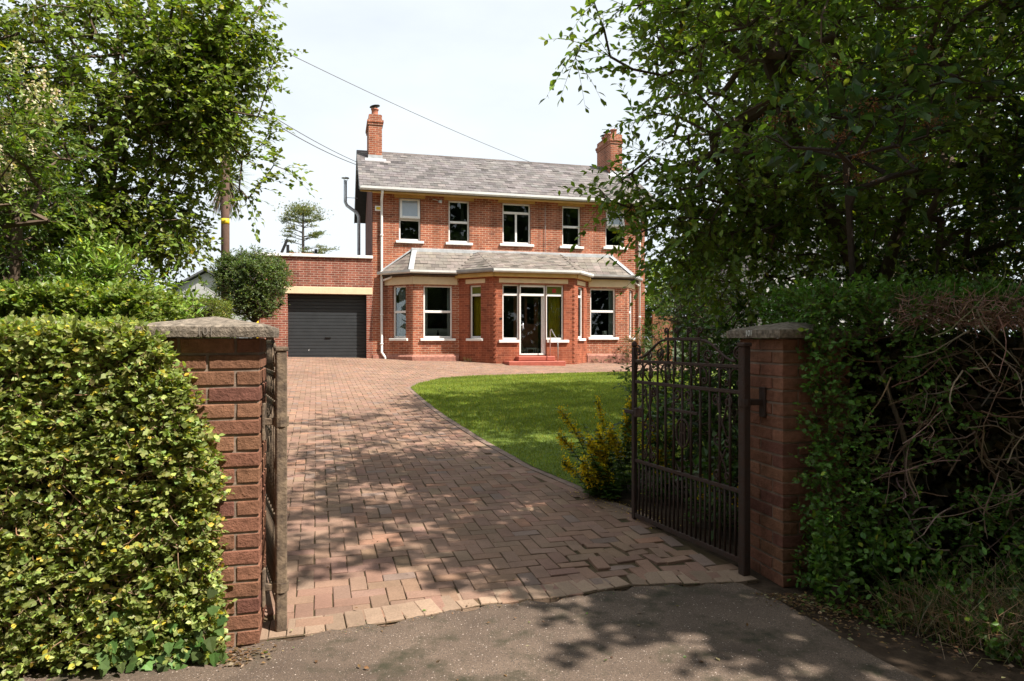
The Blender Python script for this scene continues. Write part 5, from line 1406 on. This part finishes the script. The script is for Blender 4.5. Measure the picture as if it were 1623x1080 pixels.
pv, pvt = tree('flowering_privet', 'tall privet with creamy white flower heads standing above the hedges at far left', 'shrub', (-4.1, 5.2, .1), [[(-4.1, 5.2, .05), (-4.0, 5.1, 1.4), (-3.85, 4.95, 2.6)], [(-4.3, 5.3, .05), (-4.4, 5.2, 1.6), (-4.4, 5.0, 2.8)]],
     [((-3.75, 4.85, 2.75), (.62, .5, .62), 75), ((-4.4, 4.9, 2.5), (.7, .5, .8), 70)], None, (.135, .190, .034), nt=4, ln=.24, nl=6, ls=.058, lw=.026, droop=.15, tpl=TPL6, rmax=.04, colkw=GL, opposite=True, up=.4)
def panicles(t, pts, n, nm='flower_heads', s=1.):
    lv = Leaves(); pts = pts[np.argsort(pts[:, 1] - .5 * pts[:, 2])[:int(n * 1.6)]]; pts = pts[rng.permutation(len(pts))[:n]]
    for p in pts:
        k = 70; h = rng.random(k); q = p + np.array([0, -.04, .08]) + np.stack([rng.normal(size=k) * .028 * (1.1 - h), rng.normal(size=k) * .028 * (1.1 - h), h * .11], 1) * s
        lv.add(TPL2, q, rng.normal(size=(k, 3)), rng.normal(size=(k, 3)), .012 * s, .012 * s, colvar(k, (.62, .56, .40), .12))
    lv.build(nm, M['petal'], t)
panicles(pv, pvt, 55, s=1.9)
pv2, pvt2 = tree('flowering_privet', 'dark privet with a few white flower heads under the large left tree', 'shrub', (-4.9, 7.2, .2), [[(-5.2, 7.2, .1), (-5.1, 7.0, 1.6), (-5.0, 6.9, 2.8)], [(-5.2, 7.3, .1), (-5.4, 7.2, 2.5)]],
     [((-5.0, 6.9, 3.15), (.7, .5, .5), 85), ((-5.7, 6.9, 3.1), (.8, .6, .7), 95), ((-5.7, 7.0, 2.2), (1.0, .5, .6), 90)], None, (.075, .125, .024), nt=4, ln=.26, nl=6, ls=.062, lw=.030, droop=.2, tpl=TPL4, rmax=.05, colkw=GL, opposite=True)
panicles(pv2, pvt2, 26, s=1.8)
shrub('glossy bright green laurel bush between the hedge and the large left tree', (-4.75, 8.0), (-4.75, 7.8, 1.62), (1.18, .55, .76), 210, (.165, .250, .036), .115, .038, nt=4, ln=.26, nl=6, tpl=TPL6, name='laurel_bush', mat='leaf_thick', colkw=dict(var=.2, yellow=.03, lightf=.12), up=.7)
tree('evergreen_tree', 'dark evergreen mass deep behind the flowering privet at far left', 'tree', (-8.8, 10.5, .3), [[(-8.8, 10.5, .3), (-8.8, 10.5, 2), (-8.6, 10.3, 4)]], [((-8.4, 10.2, 2.7), (2.2, 1.0, 2.2), 330), ((-6.3, 10.4, 1.6), (1.4, .8, 1.0), 110)], None, (.032, .058, .014), nt=4, ln=.36, nl=6, ls=.10, lw=.06, colkw=DK)
shrub('round clipped evergreen on a bare stem in front of the garage', (-6.05, 16.0), (-6.05, 16.0, 2.72), (.80, .78, .82), 900, (.100, .140, .045), .055, .034, nt=5, ln=.16, nl=6, tpl=TPL4, name='clipped_shrub', colkw=dict(var=.25, yellow=.02, lightf=.12), bark=(.09, .07, .05))
shrub('low evergreen shrub left of the round clipped one', (-8.2, 15.2), (-8.0, 15.2, 1.5), (1.3, .7, .9), 120, (.075, .12, .025), .07, .035, nt=3)
shrub('bright shrub beneath the utility pole', (-8.0, 18.6), (-8.0, 18.6, 2.0), (1.2, .6, 1.0), 110, (.11, .16, .03), .10, .05, nt=3)
# cordyline
def palm():
    t = thing('cordyline_palm', 'palm with a drooping skirt of dead leaves close behind the utility pole', 'palm', (-7.85, 18.7, .7))
    w = MB(); w.tube([(0, 0, 0), (.03, 0, 2.0), (0, 0, 5.0)], [.12, .09, .085], 10); w.build('trunk', [M['pole_wood']], t, True)
    lv = Leaves(); c = np.array([-7.85, 18.7, 5.85])
    def fan(n, ele, L, col, z, dr):
        a = rng.uniform(0, 6.283, n); e = np.radians(rng.uniform(*ele, n)); D = np.stack([np.cos(a) * np.cos(e), np.sin(a) * np.cos(e), np.sin(e)], 1)
        P = np.broadcast_to(c + np.array([0, 0, z]), (n, 3)) + rng.normal(size=(n, 3)) * .04
        Ln = L * rng.uniform(.8, 1.1, n); cc = colvar(n, col, .2)
        s0 = P
        for i in range(4):
            d2 = nrm(D + np.array([0, 0, -dr * i])[None]); s1 = s0 + d2 * (Ln / 4)[:, None]
            side = nrm(np.cross(d2, UPV + .01)); wd = .022 * (1, .95, .75, .45)[i]; wd2 = .022 * (.95, .75, .45, .05)[i]
            V = np.stack([s0 - side * wd, s0 + side * wd, s1 + side * wd2, s1 - side * wd2], 1).reshape(-1, 3)
            lv.V.append(V); lv.L.append((np.arange(n * 4)) + lv.n); lv.T.append(np.full(n, 4)); lv.Cc.append(np.repeat(cc, 4, 0)); lv.n += n * 4; s0 = s1
    fan(150, (-15, 80), .80, (.10, .12, .03), 0, .14); fan(170, (-85, -40), 1.0, (.16, .115, .085), -.1, .25); fan(60, (-50, -10), .8, (.12, .11, .05), -.02, .25)
    lv.build('leaves', M['leaf'], t)
palm()
# conifer far behind the garage
def conifer():
    b = np.array([-15.3, 50., .9]); t = thing('conifer', 'sparse layered conifer standing far behind the garage roof', 'conifer', tuple(b))
    w = Leaves(); lv = Leaves(); H = 10.3
    zs_ = np.linspace(0, H - .3, 12); 
    for a, c in zip(zs_[:-1], zs_[1:]): w.frust([b + UPV * a], [b + UPV * c], .20 * (1 - a / H) + .05, .20 * (1 - c / H) + .05, (.10, .085, .075), 8)
    for i in range(70):
        h = random.uniform(4.0, H - .4); L = np.interp(h, [4, 7, 9, H], [2.6, 2.1, 1.4, .9]) * random.uniform(.5, 1.05); a = random.uniform(0, 6.283)
        d = np.array([math.cos(a), math.sin(a), .25]); p = b + UPV * h; q = p + d * L
        w.frust([p], [p + d * L * .5], .035, .025, (.11, .09, .075), 5); w.frust([p + d * L * .5], [q], .025, .012, (.11, .09, .075), 4)
        n = 85; s = rng.random(n) ** .6 * .40 + .60; P = p + d * (L * s)[:, None] + rng.normal(size=(n, 3)) * np.array([.20, .20, .035])
        lv.add(TPL2, P, nrm(d + np.array([0, 0, .5])) + .5 * rng.normal(size=(n, 3)), rng.normal(size=(n, 3)), .22, .05, colvar(n, (.13, .15, .045), .3, .05))
    n = 1500; P = b + UPV * (H - .3) + rng.normal(size=(n, 3)) * np.array([.62, .62, .22]); lv.add(TPL2, P, rng.normal(size=(n, 3)) + UPV, rng.normal(size=(n, 3)), .22, .06, colvar(n, (.13, .15, .045), .3, .05))
    w.build('trunk', M['bark'], t); lv.build('foliage', M['leaf'], t)
conifer()

# yellow loosestrife by the gate
def loosestrife(x, y, n, h, label, lean=(0, 0), spread=.09, flowers=True):
    z = float(gz(x, y)); t = thing('yellow_loosestrife', label, 'flowers', (x, y, z), 0, 'yellow flowering clumps at the edge of the drive')
    lv = Leaves(); fl = Leaves(); st = lv
    for i in range(n):
        p = np.array([x, y, z]) + np.array([random.gauss(0, spread), random.gauss(0, spread), 0]); d = nrm(np.array([random.gauss(lean[0], .20), random.gauss(lean[1], .20), 1.])); H = h * random.uniform(.55, 1.12); k = 14; c = colvar(1, (.09, .13, .03), .2)[0]
        bloom = random.random() < .72; fl = Leaves()
        for s in range(k):
            q = p + d * H / k; d = nrm(d + np.array([random.gauss(lean[0] * .06, .03), random.gauss(0, .03), 0]))
            st.frust([p], [q], .0036, .0034, c, 4); m = 5; a = rng.uniform(0, 6.283, m)
            LD = np.stack([np.cos(a), np.sin(a), np.full(m, .15)], 1)
            lv.add(TPL6, np.broadcast_to(q, (m, 3)), LD, UPV + .25 * rng.normal(size=(m, 3)), rng.uniform(.06, .105, m) * (1 - .45 * s / k), .042, colvar(m, (.085, .150, .028), .25, .02))
            if bloom and s >= k - 5:
                fl.frust([p - d * .01], [q + d * .01], .006, .005, (.30, .28, .03), 5)
                m = 46; w = .026 * (1 - .12 * (s - k + 5)); P = q + rng.normal(size=(m, 3)) * np.array([w, w, .030]) - d * .015
                fl.add(TPL4, P, rng.normal(size=(m, 3)) + np.array([0, 0, .3]), rng.normal(size=(m, 3)), rng.uniform(.016, .024, m), .019, colvar(m, (.80, .57, .02), .12))
            p = q
        if bloom: fl.build('flower_spike', M['petal'], t)
    lv.build('foliage', M['leaf'], t)
loosestrife(.88, 6.0, 13, .56, 'yellow flowering clump spilling over the drive edge left of the open gate', (-.20, -.15))
loosestrife(1.02, 6.2, 12, .74, 'tallest yellow flowering clump right behind the gate end post', (.0, -.1))
loosestrife(.84, 6.45, 4, .72, 'sparse yellow flowering clump leaning left over the lawn', (-.42, .0))
loosestrife(.80, 5.82, 10, .40, 'lowest yellow flowering clump flopping onto the paving edge', (-.32, -.2), .08)
loosestrife(1.28, 5.75, 7, .56, 'yellow flowering clump seen through the bars in the middle of the gate', (.0, -.1))
loosestrife(1.50, 5.0, 4, .46, 'small yellow flowering clump seen through the lower gate bars', (-.1, -.1))

# ivy at the foot of the left hedge, weeds and dead grass on the right verge
def ivy():
    t = thing('ivy', 'large ivy leaves at the foot of the sunlit hedge', 'ivy', (-1.42, 2.98, 0)); lv = Leaves(); n = 70
    P = np.stack([rng.uniform(-1.75, -1.26, n), 3.0 + .02 * rng.normal(size=n) - .04, np.abs(rng.normal(size=n)) * .13 + .02], 1); P[:, 1] += (P[:, 0] + 1.5) * .23
    lv.add(TPLI, P, np.stack([rng.normal(size=n) * .5, -.3 + 0 * P[:, 0], -.6 + .4 * rng.normal(size=n)], 1), np.array([.2, -.9, .5]) + .35 * rng.normal(size=(n, 3)), rng.uniform(.04, .07, n), rng.uniform(.045, .07, n), colvar(n, (.10, .17, .05), .25, .02, .15))
    lv.build('leaves', M['leaf'], t)
ivy()
def weeds():
    lv = Leaves(); n = 15000
    # leafy ground growth in front of the right hedge
    u = rng.random(n); v = rng.random(n); X = 1.64 + 1.5 * u; Y = 3.74 - .10 * (X - 1.66) - v * (.22 + 1.35 * u) ; Zt = (.52 - .40 * v) * rng.random(n) ** 1.2
    k = rng.random(n) < np.clip(.3 + bumps(np.stack([X, Y, Zt], 1), 5., 4), .05, 1); P = np.stack([X, Y, Zt], 1)[k]
    lv.add(TPL6, P, rng.normal(size=P.shape) + np.array([0, -.5, .3]), UPV + .6 * rng.normal(size=P.shape), rng.uniform(.025, .05, len(P)), rng.uniform(.02, .035, len(P)), colvar(len(P), (.095, .175, .032), .3, .05, .08))
    # dry stalks and grass
    n = 2200; u = .15 + .85 * rng.random(n) ** .7; X = 1.66 + 1.45 * u; Y = 3.62 - .10 * (X - 1.66) - rng.random(n) * (.10 + 1.2 * u); P = np.stack([X, Y, 0 * X], 1)
    L = rng.uniform(.12, .48, n) * (.5 + .6 * u); D = np.array([-.15, -.2, 1.]) + .55 * rng.normal(size=(n, 3)); D[:, 2] = np.abs(D[:, 2]) + .2; D = nrm(D)
    c = colvar(n, (.38, .27, .17), .25); g = rng.random(n) < .35; c[g] = colvar(g.sum(), (.08, .13, .03), .25)
    Q = P + D * (L * .6)[:, None]; S = Q + nrm(D + np.array([0, 0, -.5]) + .3 * rng.normal(size=(n, 3))) * (L * .5)[:, None]
    lv.frust(P, Q, .0020, .0016, c, 3); lv.frust(Q, S, .0016, .0006, c, 3)
    struct(lv.build('verge_weeds', M['leaf']), 'stuff')
weeds()
def litter():
    lv = Leaves(); n = 2600
    X = rng.uniform(1.30, 2.6, n); Y = 3.75 - .1 * (X - 1.6) - np.abs(rng.normal(size=n)) * (.16 + .22 * (X - 1.3))
    k = (Y > interp_edge(X) - .25 * rng.random(n) ** 2); X, Y = X[k], Y[k]
    a = [np.stack([X, Y], 1)]
    a.append(np.stack([-1.27 + .10 * rng.normal(size=170), 3.06 + .06 * rng.normal(size=170)], 1))
    a.append(np.stack([rng.uniform(-1.1, 1.2, 70), rng.uniform(2.2, 3.6, 70)], 1))
    yy = rng.uniform(3.9, 18, 420); a.append(np.stack([-yy * .32 + rng.random(420) * yy * .36, yy], 1))
    g = rng.random(240); a.append(np.stack([.60 + .55 * (1 - g) + .09 * rng.normal(size=240), 5.05 + .95 * g + .09 * rng.normal(size=240)], 1))
    gx = rng.uniform(-1.15, 1.3, 420); a.insert(3, np.stack([gx, interp_edge(gx) + .03 * rng.normal(size=420) - .015], 1))
    m = len(a[0]) + 170 + 70 + 420 + 420
    P2 = np.concatenate(a); n = len(P2); P = np.stack([P2[:, 0], P2[:, 1], gz(P2[:, 0], P2[:, 1]) + .010 + .008 * rng.random(n)], 1)
    c = colvar(n, (.20, .115, .055), .35); h = rng.random(n) < .2; c[h] = colvar(h.sum(), (.34, .27, .16), .2); h = rng.random(n) < .08; c[h] = colvar(h.sum(), (.10, .16, .03), .2); c[m:] = colvar(n - m, (.60, .40, .03), .2)
    s = rng.uniform(.010, .030, n); s[len(a[0]) + 240:m] *= .75; s[len(a[0]) + 240:len(a[0]) + 660] *= .5; s[m:] = rng.uniform(.010, .018, n - m)
    lv.add(TPL4, P, np.stack([rng.normal(size=n), rng.normal(size=n), .15 * rng.normal(size=n)], 1), UPV + .3 * rng.normal(size=(n, 3)), s, s * rng.uniform(.4, .9, n), c)
    struct(lv.build('fallen_leaves', M['leaf']), 'stuff')
litter()
q = MB(); q.lathe([(.05, -.05), (.06, .02), (.055, .10), (.035, .16), (.012, .185)], (0, 0, 0), 12)
st = q.build('kerb_stone', [M['soil']], None, True); st.location = (1.74, 3.66, 0); st.rotation_euler = (R(8), R(14), .4); st.scale = (1., .7, 1.); tag(st, 'dark old stone leaning at the foot of the shaded gate pillar', 'stone')

# ------------------------------------------------------------------ pole, cables, distant buildings
pole = thing('utility_pole', 'brown timber utility pole with a yellow band rising behind the round shrub', 'utility pole', (-7.14, 17.0, float(gz(-7.14, 17))))
q = MB(); q.tube([(0, 0, -.1), (0, 0, 4), (0, 0, 9.1)], [.108, .098, .085], 14); q.build('post', [M['pole_wood']], pole, True)
q = MB(); q.lathe([(.101, 0), (.101, .14)], (0, 0, 1.42 + (540 - 356) / 1082 * 17 - pole.location.z), 14); q.build('warning_band', [M['yellow']], pole, True)
q = MB(); q.box(-.5, .5, -.05, .05, 8.55, 8.67, 0, .01); q.build('crossarm', [M['pole_wood']], pole)
def cable(a, b_, sag, r, label):
    a, b_ = Vector(a), Vector(b_); q = MB(); n = 24
    pts = [a.lerp(b_, i / n) - Vector((0, 0, sag * 4 * (i / n) * (1 - i / n))) for i in range(n + 1)]
    o = q; o.tube(pts, r, 6); o = q.build('overhead_cable', [M['cable']], None, True); tag(o, label, 'cable', 'overhead cables from the utility pole')
cable((-7.14, 17.0, 9.35), hw(6.7, 3.0, 8.60), .15, .010, 'long thin cable crossing the sky from the left tree down to the roof ridge')
cable((-7.1, 17.0, 7.75), hw(-.45, 2.2, 8.02), .12, .012, 'upper of the two cables running to the left gable edge')
cable((-7.1, 17.0, 7.60), hw(-.45, 1.9, 7.84), .16, .014, 'lower of the two cables running to the left gable edge')
nb = thing('neighbour_house', 'grey gabled house far off between the left tree and the utility pole', 'house', (-20.6, 46, 1.0), R(8))
q = MB(); q.box(-3.2, 3.2, 0, 8, 0, 3.2, 0); q.quad([(-3.2, 0, 3.2), (3.2, 0, 3.2), (0, 0, 5.0)], 0); q.build('wall', [M['render_wall']], nb)
q = MB()
for s in (-1, 1):
    P = [(s * 3.6, -.35, 3.0), (s * 3.6, 8.3, 3.0), (0, 8.3, 5.12), (0, -.35, 5.12)]; Q = [(a, b_, c + .14) for a, b_, c in P]
    q.quad(P, 0); q.quad(Q[::-1], 0); q.quad([P[0], P[3], Q[3], Q[0]], 0); q.quad([P[0], Q[0], Q[1], P[1]], 0)
q.build('roof', [M['grey_roof']], nb)
nb2 = thing('neighbour_house', 'pale rendered house glimpsed through the tree on the right', 'house', (15.5, 31, .4), R(14))
q = MB(); q.box(-4.5, 6, 0, 7, 0, 4.9, 0); q.build('wall', [M['render_wall']], nb2)
q = MB()
for s in (-1, 1):
    yb = -.4 if s < 0 else 7.4
    P = [(-4.9, yb, 4.7), (6.4, yb, 4.7), (6.4, 3.5, 7.0), (-4.9, 3.5, 7.0)]; Q = [(a, b_, c + .15) for a, b_, c in P]; q.quad(P, 0); q.quad(Q[::-1], 0); q.quad([P[0], P[1], Q[1], Q[0]], 0)
q.build('roof', [M['grey_roof']], nb2)
fn = thing('wooden_fence', 'brown timber fence panel beyond the right corner of the house', 'fence', (5.3, 25.6, .55), R(10))
for k in range(1):
    q = MB(); q.box(k * 1.8 - .05, k * 1.8 + .05, -.05, .05, -.1, 1.95, 0, .01); q.build('post', [M['fence']], fn)
    q = MB()
    for j in range(5): q.box(k * 1.8 + .055 + j * .14, k * 1.8 + .055 + j * .14 + .134, -.012, .012, .05, 1.8 + random.uniform(-.01, .01), 0, .003)
    q.build('panel', [M['fence']], fn)
mk = MB(); mk.tube([(0, 0, 0), (0, 0, 1.72)], .075, 10); mk.lathe([(.085, 0), (.085, .05), (.02, .07)], (0, 0, 1.72), 10)
mk = mk.build('marker_post', [M['yellow']], None, True); mk.location = (-7.95, 21.2, float(gz(-7.95, 21.2))); tag(mk, 'yellow post just beyond the sunlit pillar cap', 'post')
fr = thing('roof_frame', 'rusty bar on two dark posts above the garage parapet', 'frame', hw(-2.9, 2.4, 4.15), HT)
q = MB(); q.box(-.05, .05, -.05, .05, 0, .75, 0); q.build('post', [M['black']], fr)
q = MB(); q.box(.93, 1.03, -.05, .05, 0, .62, 0); q.build('post', [M['black']], fr)
q = MB(); q.box(.05, .93, -.03, .03, .40, .47, 0); q.build('bar', [M['terracotta']], fr)
q = MB(); q.tube([(-.22, 0, .45), (-.02, 0, .95)], .05, 8); q.build('stay', [M['black']], fr)

# unseen trees added behind and left so the window glass mirrors something dark
def across():
    lv = Leaves()
    for (x, y, h, n) in ((-16, -13, 16, 2600), (-8, -15, 19, 3200), (0, -14, 19, 3200), (8, -15, 19, 3200), (17, -13, 18, 2600), (25, -13, 18, 3000), (32, -10, 18, 3000), (39, -5, 18, 3000), (-25, -11, 12, 2000), (-19, 6, 11, 2200), (-20, 14, 11, 2200), (-25, 22, 11, 2200)):
        P = ball(n, (x, y, h * .52), (5.2, 3.0, h * .52)); lv.add(TPL2, P, rng.normal(size=(n, 3)), rng.normal(size=(n, 3)), .8, .6, colvar(n, (.05, .085, .02), .3))
    n = 5000; P = np.stack([rng.uniform(-35, 35, n), -11 + rng.normal(size=n) * .5, rng.uniform(0, 3.2, n)], 1); lv.add(TPL2, P, rng.normal(size=(n, 3)), rng.normal(size=(n, 3)), .5, .4, colvar(n, (.05, .085, .02), .3))
    struct(lv.build('unseen_woodland', M['leaf']), 'stuff')
across()
bpy.context.scene.cycles.max_bounces = 8
bpy.context.scene.cycles.transparent_max_bounces = 8
